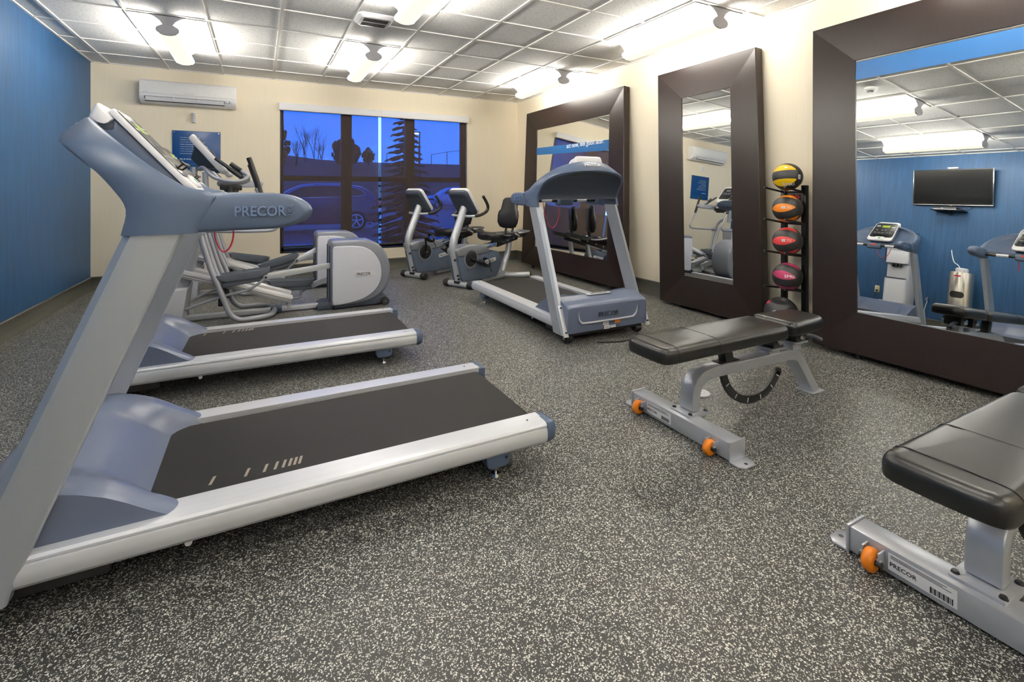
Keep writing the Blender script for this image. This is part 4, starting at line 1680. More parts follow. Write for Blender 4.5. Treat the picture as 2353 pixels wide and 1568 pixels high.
def deco_yellow(b, qi):
    c = qi @ Vector((-.66, -.50, -.56))
    on_sphere(b, b.text('SPRI', .085, None, .0006, .026, .01), R, c, qi @ Vector((0, 0, 1)), 1)
    c = qi @ Vector((-.50, -.55, .70))
    up = qi @ Vector((.1, 0, 1))
    on_sphere(b, flat_box(.022, .016, -.03), R, c, up, 1)
    on_sphere(b, b.text('kg', .022, None, .0004, .012), R, c, up, 1)
    c = qi @ Vector((-.16, -.985, -.02))
    up = qi @ Vector((0, 0, 1))
    on_sphere(b, flat_box(.022, .036), R, c, up, 1)
    for k in range(6):
        on_sphere(b, flat_box(.014, .0022, 0, -.010 + k * .0042, 4, .0006), R, c, up, 2)
def deco_label(num, kg):
    def f(b, qi):
        c = qi @ Vector((-.86, -.50, .12))
        up = qi @ Vector((0, 0, 1))
        on_sphere(b, flat_box(.024, .020, -.024), R, c, up, 1)
        tb = b.text(num, .008, None, .0004, .013)
        for v in tb.verts:
            v.co.x -= .024; v.co.z += .0006
        on_sphere(b, tb, R, c, up, 2)
        tb = b.text(kg, .032, None, .0004, .012)
        for v in tb.verts:
            v.co.x += .012
        on_sphere(b, tb, R, c, up, 1)
        for w, h, cx, cy in ((.045, .0012, .011, .010), (.045, .0012, .011, -.010), (.0012, .020, .0335, 0)):
            on_sphere(b, flat_box(w, h, cx, cy), R, c, up, 1)
    return f
def deco_pink(b, qi):
    c = qi @ Vector((-.75, -.62, .14))
    on_sphere(b, b.text('SPRI', .070, None, .0006, .024, .01), R, c, qi @ Vector((.0, -.05, 1)), 1)
ball(1.331, (242, 196, 22), 'ball_yellow', 'black and yellow medicine ball on the top tier of the rack', (-.52, -.55, .66), deco_yellow)
ball(1.071, (245, 140, 24), 'ball_orange', 'black and orange medicine ball on the second tier of the rack', (-.86, -.50, .12), deco_label('4', '1.8kg'))
ball(.805, (222, 66, 66), 'ball_red', 'black and red medicine ball on the middle tier of the rack', (-.86, -.50, .12), deco_label('6', '2.7kg'))
ball(.515, (176, 52, 96), 'ball_pink', 'black and magenta medicine ball on the fourth tier of the rack', (-.75, -.62, .16), deco_pink, Vector((.20, -.97, -.10)))
M_ball = mat('ball_black_rubber', (42, 42, 44), .45, 0, .08, 50, .3, 400)
b = MB()
tb = bmesh.new()
bmesh.ops.create_uvsphere(tb, u_segments=64, v_segments=40, radius=.128)
for v in tb.verts:
    d = v.co.normalized()
    for c in (Vector((-.25, -.1, .97)).normalized(), Vector((-.25, -.96, -.02)).normalized()):
        a = d.angle(c)
        if a < .55:
            v.co -= d * .030 * (1 - smooth(.35, .55, a))
b._add(tb)
R0, R = R, .128
c = Vector((-.90, -.20, .12))
for k, (w, cy) in enumerate(((.030, .016), (.050, .004), (.040, -.010))):
    on_sphere(b, flat_box(w, .007, 0, cy), R, c, Vector((.1, .5, 1)), 1)
on_sphere(b, flat_box(.05, .03), R, Vector((-.55, .50, .66)), Vector((0, 0, 1)), 2)
R = R0
o = b.build('medicine_ball', [M_ball, M_wprint, M_red], None, 60)
o.location = (3.835, by + .05, .208)
tag(o, 'larger plain black medicine ball with grip hollows, on the lowest tier of the rack', 'medicine ball', 'medicine balls on the rack')

# ------------------------------------------------------------------ leaning framed mirrors
def wood_frame_mat():
    m, n, l, bs = nodes_of('espresso_wood')
    tcn = n.new('ShaderNodeTexCoord')
    mp = n.new('ShaderNodeMapping'); mp.inputs['Scale'].default_value = (30, 30, 1.2)
    l.new(tcn.outputs['Object'], mp.inputs['Vector'])
    nz = n.new('ShaderNodeTexNoise'); nz.inputs['Scale'].default_value = 5; nz.inputs['Detail'].default_value = 6
    l.new(mp.outputs['Vector'], nz.inputs['Vector'])
    l.new(mixrgb(n, l, nz.outputs['Fac'], lin((22, 13, 11)), lin((36, 25, 22))), bs.inputs['Base Color'])
    bs.inputs['Roughness'].default_value = .34
    bs.inputs['Specular IOR Level'].default_value = .36
    bs.inputs['Coat Weight'].default_value = .0
    bs.inputs['Coat Roughness'].default_value = .35
    return m
M_wood = wood_frame_mat()
M_mirror = bpy.data.materials.new('mirror_silver')
M_mirror.use_nodes = True
n, l = M_mirror.node_tree.nodes, M_mirror.node_tree.links
bs = n['Principled BSDF']
bs.inputs['Base Color'].default_value = (.90, .92, .91, 1)
bs.inputs['Metallic'].default_value = 1.0
bs.inputs['Roughness'].default_value = .0
M_strip = mat('blue_vinyl_strip', (28, 92, 150), .4, 0, .02)

def mirror(label, lean, oy, iy, oz, iz, strip=None):
    """oy = (near top, near bottom, far top, far bottom) outer edges along the wall, iy the same for the glass; z along the slope"""
    xt, zt = 4.0, 2.53
    cx = sum(oy) / 4
    t = thing('framed_mirror', label, 'mirror', (3.89, cx, 0), 0, 'large framed mirrors leaning on the wall')
    ph = math.radians(lean)
    nrm = Vector((-math.cos(ph), 0, math.sin(ph)))
    def P(y, z, d):
        """point at height z on the leaning front plane, d deep behind it"""
        p = Vector((xt - (zt - z) * math.tan(ph), y - cx, z)) - nrm * d
        return p - Vector((3.89, 0, 0))
    def ycol(top, bot, z):
        f = (z - oz[0]) / (oz[1] - oz[0])
        return bot + (top - bot) * f
    out = [(ycol(oy[0], oy[1], oz[0]), oz[0]), (ycol(oy[2], oy[3], oz[0]), oz[0]), (ycol(oy[2], oy[3], oz[1]), oz[1]), (ycol(oy[0], oy[1], oz[1]), oz[1])]
    inn = [(iy[1], iz[0]), (iy[3], iz[0]), (iy[2], iz[1]), (iy[0], iz[1])]
    b = MB()
    tb = bmesh.new()
    loops = []
    for pts, d in ((out, .09), (out, .004), ([(o[0] + (i[0] - o[0]) * .02, o[1] + (i[1] - o[1]) * .02) for o, i in zip(out, inn)], 0.0), (inn, .022), (inn, .040)):
        loops.append([tb.verts.new(P(y, z, d)) for y, z in pts])
    for a, c in zip(loops, loops[1:]):
        for i in range(4):
            tb.faces.new((a[i], a[(i + 1) % 4], c[(i + 1) % 4], c[i]))
    for f in tb.faces:
        f.smooth = False
    for i in range(4):
        tb.faces.new((loops[0][i], loops[-1][i], loops[-1][(i + 1) % 4], loops[0][(i + 1) % 4]))
    b._add(tb)
    fr = b.build('frame', M_wood, t, 3)
    b = MB()
    e = .012
    g = [(iy[1] - e * (1 if iy[1] < iy[3] else -1), iz[0] - e), (iy[3] + e * (1 if iy[1] < iy[3] else -1), iz[0] - e), (iy[2] + e * (1 if iy[1] < iy[3] else -1), iz[1] + e), (iy[0] - e * (1 if iy[1] < iy[3] else -1), iz[1] + e)]
    tb = bmesh.new()
    A = [tb.verts.new(P(y, z, .030)) for y, z in g]
    B = [tb.verts.new(P(y, z, .036)) for y, z in g]
    tb.faces.new(A); tb.faces.new(B[::-1])
    for i in range(4):
        tb.faces.new((A[i], B[i], B[(i + 1) % 4], A[(i + 1) % 4]))
    b._add(tb)
    gl = b.build('mirror_glass', M_mirror, t, 3)
    for k in (.12, .88):
        b = MB()
        y = oy[1] + (oy[3] - oy[1]) * k
        p = P(y, oz[0], .045)
        zf = oz[0]
        b.cyl((p.x, p.y, -.0 + .001), (p.x, p.y, zf + .004), .018, seg=14)
        b.mi = 1
        b.cyl((p.x, p.y, .001), (p.x, p.y, .006), .022, seg=14)
        b.build('foot', [M_black, M_chrome], t)
    if strip:
        z0, z1, y0, y1, txt = strip
        b = MB()
        tb = bmesh.new()
        A = [tb.verts.new(P(y, z, .0285)) for y, z in ((y0, z0[0]), (y1, z0[1]), (y1, z1[1]), (y0, z1[0]))]
        B = [tb.verts.new(P(y, z, .0300)) for y, z in ((y0, z0[0]), (y1, z0[1]), (y1, z1[1]), (y0, z1[0]))]
        tb.faces.new(A); tb.faces.new(B[::-1])
        for i in range(4):
            tb.faces.new((A[i], B[i], B[(i + 1) % 4], A[(i + 1) % 4]))
        b._add(tb)
        if txt:
            b.mi = 1
            s, ty, tz, w, h = txt
            b.text(s, w, frame_m(P(ty, tz, .0275), (0, -1, 0), P(ty, tz + .1, 0) - P(ty, tz, 0)), .001, h, .010)
        b.build('vinyl_strip', [M_strip, M_wprint], gl, 3)
    return t

mirror('farthest framed mirror, behind the lone treadmill, with the blue worded strip', 4.9,
       (4.687, 4.455, 7.155, 6.951), (4.965, 4.818, 6.805, 6.613), (.060, 2.52), (.352, 2.210),
       ((1.740, 1.803), (1.880, 1.916), 4.90, 6.80, ('act now, feel good later.', 5.475, 1.868, .87, .092)))
mirror('narrow framed mirror in the middle, between the ball rack and the widest mirrors', 2.8,
       (2.895, 2.735, 4.118, 3.962), (3.169, 3.064, 3.777, 3.660), (.030, 2.525), (.342, 2.213))
mirror('nearest framed mirror, cut off by the right edge of the photo', 4.9,
       (-.16, -.28, 2.382, 2.259), (.16, .07, 2.061, 1.969), (.046, 2.518), (.338, 2.205),
       ((2.050, 2.054), (2.184, 2.189), .12, 2.055, None))

# ------------------------------------------------------------------ back wall: air conditioner, fitting, sign
t = thing('air_conditioner', 'white wall-mounted split air conditioner above the blue rules sign', 'air conditioner', (-.80, YB, 2.33))
b = MB()
prof = [(0, .015), (-.04, 0), (-.10, .004), (-.165, .035), (-.190, .075), (-.197, .14), (-.195, .22), (-.185, .27), (-.165, .289), (0, .295)]
b.prism(prof, -.525, .525, 'yz', .008, 3, 40)
ac = b.build('body', M_white, t, 40)
b = MB()
b.prism([(-.185, .105), (-.2005, .115), (-.2015, .22), (-.190, .27), (-.16, .283)], -.52, .515, 'yz', .002)
b.mi = 1
b.M = frame_m((0, -.2022, .165), (1, 0, 0), (0, 0, 1))
b.text('DAIKIN', .05, Matrix.Translation((-.46, -.035, 0)), .0006, .008)
b.box(-.06, .06, -.03, -.028, -.0005, .0006)
b.build('front_panel', [mat('ac_white', (238, 238, 236), .3), M_grey], t, 30)
b = MB()
b.M = Matrix.Identity(4)
b.prism([(-.199, .078), (-.190, .066), (-.150, .022), (-.120, .020), (-.150, .060), (-.17, .085)], -.47, .39, 'yz')
b.mi = 1
b.prism([(-.2015, .072), (-.1985, .074), (-.168, .030), (-.172, .027)], -.46, .385, 'yz')
for x in (-.17, .10):
    b.box(x - .004, x + .004, -.200, -.18, .045, .085)
b.build('air_outlet', [M_black, M_white], t, 30)
b = MB()
b.box(.40, .48, -.2015, -.185, .050, .085, .003)
b.mi = 1
b.box(.445, .455, -.2025, -.2010, .072, .080)
b.box(.442, .458, -.2025, -.2010, .054, .062)
b.build('indicator_panel', [M_lgrey, M_print], t)

t = thing('wall_fitting', 'small white ribbed cord fitting on the wall below the air conditioner', 'wall fitting', (-.765, YB, 2.19))
b = MB()
b.box(-.022, .022, -.020, -.0005, -.066, .066, .008)
b.build('base', M_white, t)
b = MB()
for k in range(8):
    z = -.056 + k * .016
    b.cyl((0, -.030, z - .005), (0, -.030, z + .005), .0255, .0215, seg=18, bev=.002)
b.build('ribbed_cover', M_white, t)

t = thing('rules_sign', 'blue acrylic gym rules sign with white bullet lines on the back wall', 'sign', (-.7355, YB, 1.755))
b = MB()
b.box(-.2705, .2705, -.014, -.008, -.257, .257, .001)
b.mi = 1
for x in (-.25, .25):
    for z in (-.237, .237):
        b.cyl((x, -.001, z), (x, -.018, z), .0065, seg=12)
b.mi = 2
b.M = frame_m((0, -.0148, 0), (1, 0, 0), (0, 0, 1))
lines = ['• use equipment at your own risk.', '• improper use may cause injury', '• no one under 16 without adult agreement.', '• follow all directions', '• equipment for use by guests only', '• fitness center is not supervised', '• do not use this equipment while unwell', '• do not over exercise. discontinue if faint']
for i, s in enumerate(lines):
    w = .0068 * len(s)
    b.text(s, w, Matrix.Translation((-.19 + w / 2, .168 - i * .030, 0)), .0006, .0125, .0)
b.text('see at once.', .13, Matrix.Translation((-.125, -.115, 0)), .0006, .020, .008)
b.mi = 3
random.seed(3)
b.box(-.27, .27, -.176, -.174, -.0004, .0005)
for k in range(110):
    x, y = random.uniform(-.26, .26), random.uniform(-.245, -.182)
    b.box(x - .002, x + .002, y - .002, y + .002, -.0004, .0005)
b.build('sign_panel', [mat('sign_blue', (8, 62, 118), .3), M_chrome, M_wprint, mat('sign_dots', (90, 140, 180), .4)], t)

# ------------------------------------------------------------------ blue wall: seen in the nearest mirror
t = thing('television', 'black flat television on the blue wall, seen in the nearest mirror', 'television', (XL, 3.60, 2.27))
b = MB()
b.box(.05, .085, -.50, .50, -.285, .285, .006)
b.build('bezel', M_black, t)
b = MB(); b.box(.0845, .0865, -.485, .485, -.262, .272)
b.build('screen', mat('tv_screen', (10, 10, 11), .16), t)
b = MB()
b.box(.084, .088, -.50, .50, -.288, -.276, .001); b.box(.083, .088, .494, .503, -.285, .285, .001); b.box(.083, .088, -.503, -.494, -.285, .285, .001)
b.box(.083, .09, -.015, .015, -.296, -.286, .001)
b.build('trim', M_chrome, t)
b = MB()
b.box(.0, .055, -.15, .15, -.15, .15, .004)
b.build('wall_mount', M_black, t)
t.rotation_euler = (0, math.radians(7), 0)
t = thing('media_shelf', 'black bracket shelf below the television', 'shelf', (XL, 3.60, 1.885))
b = MB(); b.box(.001, .22, -.20, .20, -.008, .0, .002)
b.build('shelf_board', M_black, t)
b = MB(); b.prism([(.0, -.008), (.20, -.008), (.02, -.06), (.0, -.06)], -.012, .012, 'xz'); b.box(.002, .03, -.04, .04, 0, .075, .002)
b.build('bracket', M_black, t)
t = thing('set_top_box', 'slim black set-top box on the shelf below the television', 'set-top box', (XL + .125, 3.62, 1.8855))
b = MB(); b.box(-.08, .08, -.15, .15, .0, .042, .003)
b.build('case', M_black, t)
b = MB(); b.box(.080, .0825, -.145, .145, .004, .012); b.box(.08, .083, .02, .035, .018, .024)
b.build('front_lights', M_silver, t)
b = MB(); b.tube([(XL + .05, 3.47, 1.93), (XL + .06, 3.42, 1.90), (XL + .06, 3.36, 1.91), (XL + .03, 3.34, 1.955), (XL + .012, 3.38, 1.965)], .005, seg=6)
tag(b.build('television_cable', M_black), 'black cable looping below the television', 'cable')
b = MB(); b.box(XL + .04, XL + .09, 3.535, 3.665, 2.556, 2.582, .004)
tag(b.build('sensor_box', M_white), 'small white box on top of the television', 'sensor')

t = thing('water_cooler', 'tall white water cooler against the blue wall, seen in the nearest mirror', 'water cooler', (XL + .19, 4.13, 0))
b = MB()
b.loft([[(x, y, z) for x, y in [(px * k + dx, py * k) for px, py in rrect(.34, .32, .05)]] for z, k, dx in ((.001, .97, 0), (.03, 1, 0), (.70, 1, 0), (.715, .97, -.005))], bev=0)
b.loft([[(x, y, z) for x, y in [(px + dx, py) for px, py in rrect(.27, .315, .04)]] for z, dx in ((.69, -.03), (.97, -.03))])
b.loft([[(x, y, z) for x, y in [(px * k + dx, py * k) for px, py in rrect(.34, .32, .05)]] for z, k, dx in ((.955, .96, -.005), (.965, 1, 0), (1.16, 1, 0), (1.165, .985, 0), (1.17, 1, 0), (1.44, .98, -.005), (1.48, .90, -.01))])
b.build('cabinet', M_lgrey, t, 40)
b = MB()
b.box(.0, .172, -.13, .13, .712, .730, .006)
b.build('drip_tray', M_slate_dk, t)
b = MB()
for y in (-.05, .0, .05):
    b.cyl((.09, y, .965), (.145, y, .945), .016, seg=12)
    b.box(.12, .16, y - .014, y + .014, .900, .950, .005)
b.build('tap', M_black, t)
b = MB(); b.box(-.16, .12, -.15, .15, 1.475, 1.488, .006)
b.build('lid', M_slate_dk, t)
b = MB(); b.cyl((XL + .06, 4.38, 1.00), (XL + .06, 4.38, 1.42), .042, seg=20, bev=.006); b.box(XL + .001, XL + .03, 4.36, 4.40, 1.05, 1.35, .004)
tag(b.build('cup_dispenser', M_dkgrey), 'dark upright cup dispenser on the blue wall beside the water cooler', 'cup dispenser')
t = thing('wipes_dispenser', 'round stainless steel wipes dispenser with an oval bin opening, seen in the nearest mirror', 'wipes dispenser', (XL + .25, 3.33, 0))
b = MB(); b.lathe([(0, .002), (.138, .002), (.14, .01), (.14, .925), (.135, .935), (0, .937)], 48)
b.build('bin_body', mat('stainless', (190, 186, 178), .28, .9, .04, 10, stretch=(6, 6, .3)), t)
b = MB()
tb = bmesh.new()
pts0 = rrect(.165, .085, .042, 8)
pts = []
for i in range(len(pts0)):
    a, c = pts0[i], pts0[(i + 1) % len(pts0)]
    q = max(1, int(abs(a[0] - c[0]) / .010))
    pts += [(a[0] + (c[0] - a[0]) * k / q, a[1] + (c[1] - a[1]) * k / q) for k in range(q)]
def wrap(x, z, r): return (r * math.cos(x / .14), r * math.sin(x / .14), z)
c = tb.verts.new(wrap(0, .60, .1425))
VS = [[tb.verts.new(wrap(x * k, .60 + z * k, .1425)) for x, z in pts] for k in (1, .85, .7, .55, .4, .27, .13)]
V1, V0 = VS[0], VS[-1]
V2 = [tb.verts.new(wrap(x * 1.08, .60 + z * 1.12, .1402)) for x, z in pts]
for i in range(len(pts)):
    tb.faces.new((V2[i], V2[(i + 1) % len(pts)], V1[(i + 1) % len(pts)], V1[i]))
    for Va, Vb in zip(VS, VS[1:]):
        tb.faces.new((Va[i], Va[(i + 1) % len(pts)], Vb[(i + 1) % len(pts)], Vb[i]))
    tb.faces.new((V0[i], V0[(i + 1) % len(pts)], c))
b._add(tb)
b.build('bin_opening', mat('bin_dark', (34, 30, 26), .5), t)
b = MB(); b.lathe([(0, .936), (.075, .936), (.075, .985), (.06, .998), (0, .998)], 28)
b.mi = 1
b.tube([(.0, .02, .99), (.01, .05, 1.04), (.0, .10, 1.08), (-.03, .14, 1.18), (-.05, .16, 1.26)], .006, seg=8)
b.build('wipes_tub', [M_white, M_white], t)
b = MB()
for k in range(5):
    a = -.22 + k * .11
    b.box(-.008, .008, -.0008, .0008, -.010, .010, 0, 2, Matrix.Rotation(a, 4, 'Z') @ Matrix.Translation((.141, 0, .875)) @ Matrix.Rotation(math.pi / 2, 4, 'Z'))
b.build('label_band', M_red, t)
t = thing('wall_outlet', 'cream wall outlet low on the blue wall with a black plug in it', 'outlet', (XL, 4.53, .50))
b = MB(); b.box(.0005, .007, -.036, .036, -.058, .058, .002)
b.build('cover_plate', mat('outlet_cream', (228, 214, 170), .4), t)
b = MB(); b.box(.007, .014, -.018, .018, .01, .04, .003)
b.build('socket', mat('outlet_socket', (214, 200, 156), .4), t)
t = thing('cooler_cord', 'black plug and cord running down from the wall outlet', 'cord', (XL, 4.53, .48))
b = MB(); b.box(.007, .03, -.014, .014, -.02, .01, .004)
b.build('plug', M_black, t)
b = MB(); b.tube([(.028, 0, -.01), (.035, .005, -.08), (.03, .02, -.25), (.03, .0, -.46)], .004, seg=6)
b.build('cord', M_black, t)
t = thing('water_valve', 'small chrome water valve with a white hose low on the blue wall', 'valve', (XL, 3.80, .46))
b = MB(); b.cyl((.0, 0, 0), (.05, 0, 0), .012); b.cyl((.05, 0, -.03), (.05, 0, .04), .011); b.cyl((.07, 0, .0), (.08, 0, 0), .02)
b.build('valve_body', M_chrome, t)
b = MB(); b.tube([(.05, 0, -.03), (.06, .02, -.15), (.07, .04, -.30), (.05, .08, -.43)], .006, seg=8)
b.build('hose', M_white, t)

# ------------------------------------------------------------------ outside the window
GZ = -.22
M_asph = mat('wet_asphalt', (108, 94, 84), .45, 0, .2, 1.5)
M_hill = mat('winter_grass', (132, 96, 74), .9, 0, .35, 1.2)
M_snow = mat('old_snow', (215, 218, 226), .8)
b = MB(); b.box(-40, 70, YB + .3, 46, GZ - .2, GZ)
struct(b.build('ground', M_asph))
b = MB()
rings = []
random.seed(11)
for i in range(36):
    x = -50 + i * 4
    rings.append([(x, 44, GZ - .1), (x, 45, GZ + .05), (x, 49, GZ + 1.8 + .2 * math.sin(x)), (x, 54, GZ + 3.7 + .2 * math.sin(x * .7)), (x, 59, 4.9 + (.25 * math.sin(x * .9) + .2 * random.random() if x < 10 else -.25)), (x, 66, 5.1), (x, 90, 4.6), (x, 90, GZ - .2)])
b.loft(rings, closed=False, caps=False)
struct(b.build('hillside', M_hill))
b = MB()
b.box(-6, 16, 12.6, 13.2, GZ, GZ + .12, .02)
struct(b.build('trim_2', mat('curb_concrete', (176, 178, 184), .8)))
random.seed(5)
for i, (x, y, rx, ry) in enumerate(((5.6, 11.4, 1.1, .35), (6.9, 14.6, .9, .4), (1.0, 11.0, 1.6, .4))):
    b = MB()
    b.sphere((x, y, GZ + .001), 1.0, 20, 10, (rx, ry, .06))
    tag(b.build('snow_patch', M_snow), ('patch of old snow on the lot, right beneath the spruce', 'patch of old snow on the lot behind the spruce', 'long patch of old snow on the lot at the lower left of the window')[i], 'snow', 'snow patches outside the window')

def make_car(name, paint, x0, y0, L, H, label, rz=0.0, trim=True):
    """vehicle with its nose towards -x, side at y0"""
    t = thing(name, label, 'car', (x0, y0, GZ), rz)
    P = mat('paint_' + name, paint, .25, .3, .02, 2, coat=.6)
    G = mat('car_glass', (16, 18, 24), .08)
    k = L / 4.8
    h = H / 1.75
    side = [(.05, .35), (.0, .62), (.06, .86), (.35, .98), (1.05, 1.08), (1.30, 1.12), (3.9, 1.20), (4.55, 1.17), (4.74, .95), (4.80, .62), (4.72, .36), (4.40, .30), (3.20, .26), (1.4, .26), (.35, .30)]
    b = MB()
    sec = []
    for y, ins in ((.0, .93), (.06, .985), (.16, 1.0), (1.74, 1.0), (1.84, .985), (1.90, .93)):
        sec.append([((2.4 + (x - 2.4) * (ins if ins > .95 else .965)) * k, y, (.70 + (z - .70) * ins) * h) for x, z in side])
    b.loft(sec, bev=.03)
    body = b.build('body', P, t, 45)
    roof = [(1.12, 1.10), (1.70, 1.50), (2.05, 1.665), (2.60, 1.725), (3.40, 1.715), (4.10, 1.62), (4.42, 1.42), (4.62, 1.16)]
    b = MB()
    b.loft([[(x * k, y, (1.08 + (z - 1.08) * f) * h) for x, z in roof] for y, f in ((.06, .02), (.20, .93), (.34, 1.0), (1.56, 1.0), (1.70, .93), (1.84, .02))], bev=.0)
    b.build('cabin', P, t, 50)
    win = catmull([(1.48, 0, 1.20), (1.78, 0, 1.44), (2.08, 0, 1.585), (2.60, 0, 1.635), (3.40, 0, 1.62), (3.95, 0, 1.53), (4.22, 0, 1.36), (4.12, 0, 1.27), (3.4, 0, 1.235), (2.4, 0, 1.215)], 4, True)
    b = MB()
    def wp(p, e):
        f = (p.z - 1.08) / .6
        return (p.x * k, .06 + .135 * f - e, p.z * h)
    tb = bmesh.new()
    A = [tb.verts.new(wp(p, .02)) for p in win]
    B = [tb.verts.new(wp(p, -.03)) for p in win]
    tb.faces.new(A); tb.faces.new(B[::-1])
    for i in range(len(A)):
        tb.faces.new((A[i], B[i], B[(i + 1) % len(A)], A[(i + 1) % len(A)]))
    b._add(tb)
    b.mi = 1
    for xx in (2.45, 3.45):
        b.box(xx * k - .03, xx * k + .03, .035, .12, 1.23 * h, 1.60 * h)
    if trim:
        b.mi = 2
        b.tube([wp(p, .028) for p in win], .017, seg=6, closed=True, smooth=False)
    b.build('side_windows', [G, M_black, M_chrome], t, 40)
    for x in (.95, 3.88):
        b = MB()
        b.cyl((x * k, -.012, .355), (x * k, .22, .355), .37, seg=32, bev=.03)
        b.mi = 1
        b.ring((x * k, -.022, .355), (x * k, .02, .355), .255, .215, 32)
        for q in range(5):
            a = 2 * math.pi * q / 5 + .3
            b.tube([(x * k, -.02, .355), (x * k + .235 * math.cos(a), -.016, .355 + .235 * math.sin(a))], .026, seg=6, smooth=False)
        b.mi = 0
        b.build('wheel', [M_rubber, M_silver], t, 40)
    b = MB()
    b.box(4.58 * k, 4.80 * k, -.004, .14, .86 * h, 1.06 * h, .02)
    b.build('tail_light', mat('tail_red', (150, 30, 34), .3), t)
    return t
make_car('suv', (70, 76, 96), -.78, 18.35, 4.85, 1.76, 'dark grey sport utility vehicle parked outside the left roller shade')
make_car('van', (190, 194, 204), 12.2, 38.5, 5.0, 1.85, 'white vehicle parked far off, between the two bike consoles', 0, False)
make_car('parked_car', (120, 126, 140), -3.2, 27.0, 4.6, 1.75, 'pale vehicle beyond the sport utility vehicle, at the left edge of the window', 0, False)

M_needle = mat('spruce_needles', (26, 34, 32), .9, 0, .3, 20)
M_bark = mat('tree_bark', (44, 38, 36), .9, 0, .2, 20)
def spruce(x, y, h, r, label):
    t = thing('spruce_tree', label, 'tree', (x, y, GZ))
    b = MB()
    b.cyl((0, 0, 0), (0, 0, h * .96), .07, .012, 10)
    b.build('trunk', M_bark, t)
    random.seed(21)
    b = MB()
    z = .28
    lvl = 0
    while z < h:
        f = 1 - z / h
        n_ = 9 if f > .3 else 6
        for k in range(n_):
            a = 2 * math.pi * (k + .5 * (lvl % 2)) / n_ + random.uniform(-.25, .25)
            ln = r * f * random.uniform(.75, 1.15) + .08
            c, s = math.cos(a), math.sin(a)
            pts = [(0, 0, z), (c * ln * .5, s * ln * .5, z - ln * .14), (c * ln * .85, s * ln * .85, z - ln * .24), (c * ln, s * ln, z - ln * .20)]
            b.tube(pts, [.03, .025 + .02 * f, .02, .006], seg=5, n=2)
            for q in range(10):
                u = .2 + .78 * q / 9
                px, py, pz = c * ln * u, s * ln * u, z - ln * .26 * u + random.uniform(-.02, .02)
                for sd in (-1, 1):
                    l2 = (ln * .20 * (1.15 - u) + .05) * random.uniform(.6, 1.4)
                    b.tube([(px, py, pz), (px + (c * .7 - s * sd * .8) * l2, py + (s * .7 + c * sd * .8) * l2, pz - l2 * .2)], [.022, .005], seg=4, smooth=False)
        z += .13 + .07 * f
        lvl += 1
    b.build('needle_branches', M_needle, t, 60)
    return t
spruce(3.47, 12.9, 4.0, 1.0, 'dark spruce tree close outside the right roller shade')

def round_tree(x, y, z, w, h, seed, label):
    t = thing('evergreen_tree', label, 'tree', (x, y, z))
    random.seed(seed)
    b = MB(); b.cyl((0, 0, -.3), (0, 0, h * .5), w * .06, w * .03, 8)
    b.build('trunk', M_bark, t)
    b = MB()
    for k in range(240):
        f = random.random()
        a = random.uniform(0, 6.283)
        prof = math.sin(math.pi * min(1, .12 + f * .88)) ** .7 * (1 - .35 * f)
        rr = w / 2 * prof * random.uniform(.2, 1.05)
        b.sphere((rr * math.cos(a), rr * math.sin(a), h * (.08 + .86 * f)), w * random.uniform(.045, .085), 5, 4, (1, 1, 1.7))
    b.build('foliage', M_needle, t, 60)
round_tree(8.3, 55, 4.2, 3.4, 3.0, 1, 'wide dark evergreen on the hill, half behind the left window mullion')
round_tree(10.7, 55, 4.4, 1.5, 1.7, 2, 'small round evergreen on the hill beside the bright shade gap')
round_tree(1.5, 56, 3.9, 3.2, 5.2, 3, 'tall dark evergreen at the left edge of the window')

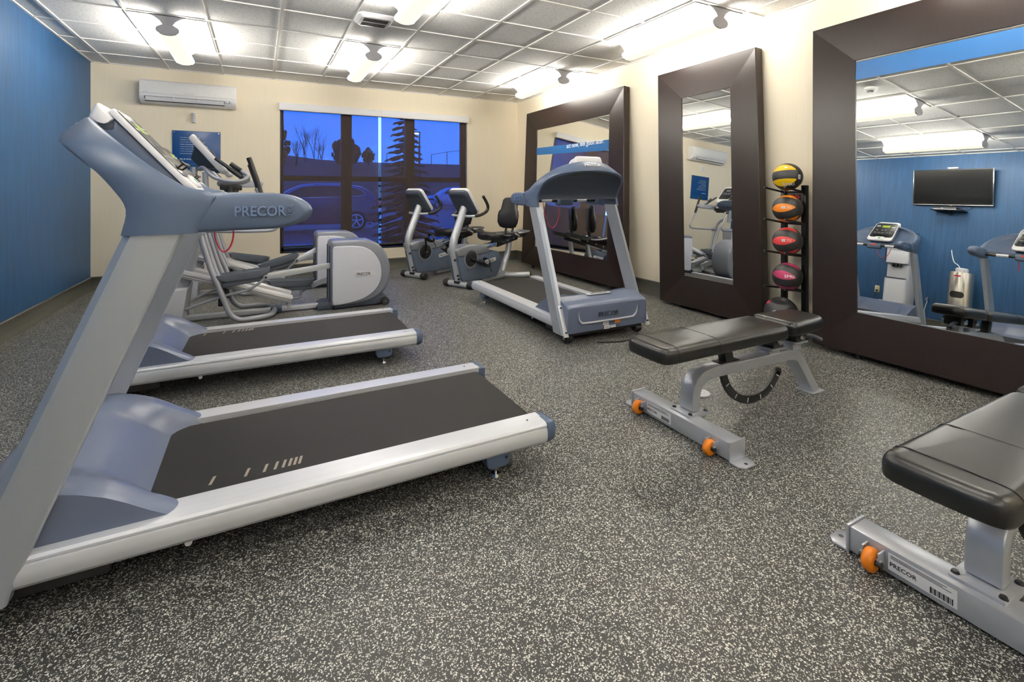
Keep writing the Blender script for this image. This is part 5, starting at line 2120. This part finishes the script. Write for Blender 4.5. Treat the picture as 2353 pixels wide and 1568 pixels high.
def bare_tree(x, y, z, h, seed):
    t = thing('bare_tree', '', 'tree', (x, y, z))
    random.seed(seed)
    b = MB()
    def grow(p, d, ln, r, lev):
        e = p + d * ln
        b.tube([p, e], [r, r * .6], seg=5, smooth=False)
        if lev == 0:
            return
        for _ in range(3):
            nd = (d + Vector((random.uniform(-.5, .5), random.uniform(-.5, .5), random.uniform(.0, .35)))).normalized()
            grow(p.lerp(e, random.uniform(.55, 1)), nd, ln * random.uniform(.6, .85), r * .55, lev - 1)
    for _ in range(3):
        grow(Vector((random.uniform(-.3, .3), 0, -.2)), Vector((random.uniform(-.25, .25), random.uniform(-.2, .2), 1)).normalized(), h * .42, .045, 3)
    b.build('branches', M_bark, t)
    return t
bl = ['leftmost thin bare tree on the hill, next to the dark evergreen', 'second bare tree from the left on the hill', 'tall bare tree in the middle of the left window pane', 'bare tree left of the wide evergreen on the hill']
for i, (x, h) in enumerate(((3.3, 3.0), (4.5, 4.0), (5.6, 4.2), (6.7, 2.8))):
    tag(bare_tree(x, 54.5 + 2.6 * i, 4.0 + .35 * i if i < 2 else 4.7, h, 40 + i), bl[i], 'tree', 'bare trees on the hill')

t = thing('street_lamp', 'tall parking lot lamp post with a lit head beside the spruce', 'street lamp', (11.62, 38.7, GZ))
b = MB(); b.cyl((0, 0, 0), (0, 0, 6.25), .075, .05, 12)
b.build('pole', M_dkgrey, t)
b = MB(); b.box(-.95, .05, -.14, .14, 6.20, 6.32, .03)
b.build('lamp_head', M_dkgrey, t)
b = MB(); b.box(-.90, -.10, -.12, .12, 6.11, 6.19)
b.build('lamp_lens', emit('street_lamp_glow', (255, 244, 220), 14), t)
t = thing('chain_fence', 'chain link fence running along the hilltop at the right of the window', 'fence', (0, 0, 0))
posts = [(13.2, 5.65), (15.2, 6.3), (17.0, 6.5), (18.6, 5.7), (20.6, 6.1), (22.6, 6.4), (24.6, 6.6)]
b = MB()
for (x, z) in posts:
    b.cyl((x, 57, 4.2), (x, 57, z), .04, seg=6)
b.build('post', M_dkgrey, t)
b = MB()
for (a, za), (c, zc) in zip(posts, posts[1:]):
    if a != 17.0:
        b.tube([(a, 57, za), (c, 57, zc)], .025, seg=5, smooth=False)
b.build('top_rail', M_dkgrey, t)
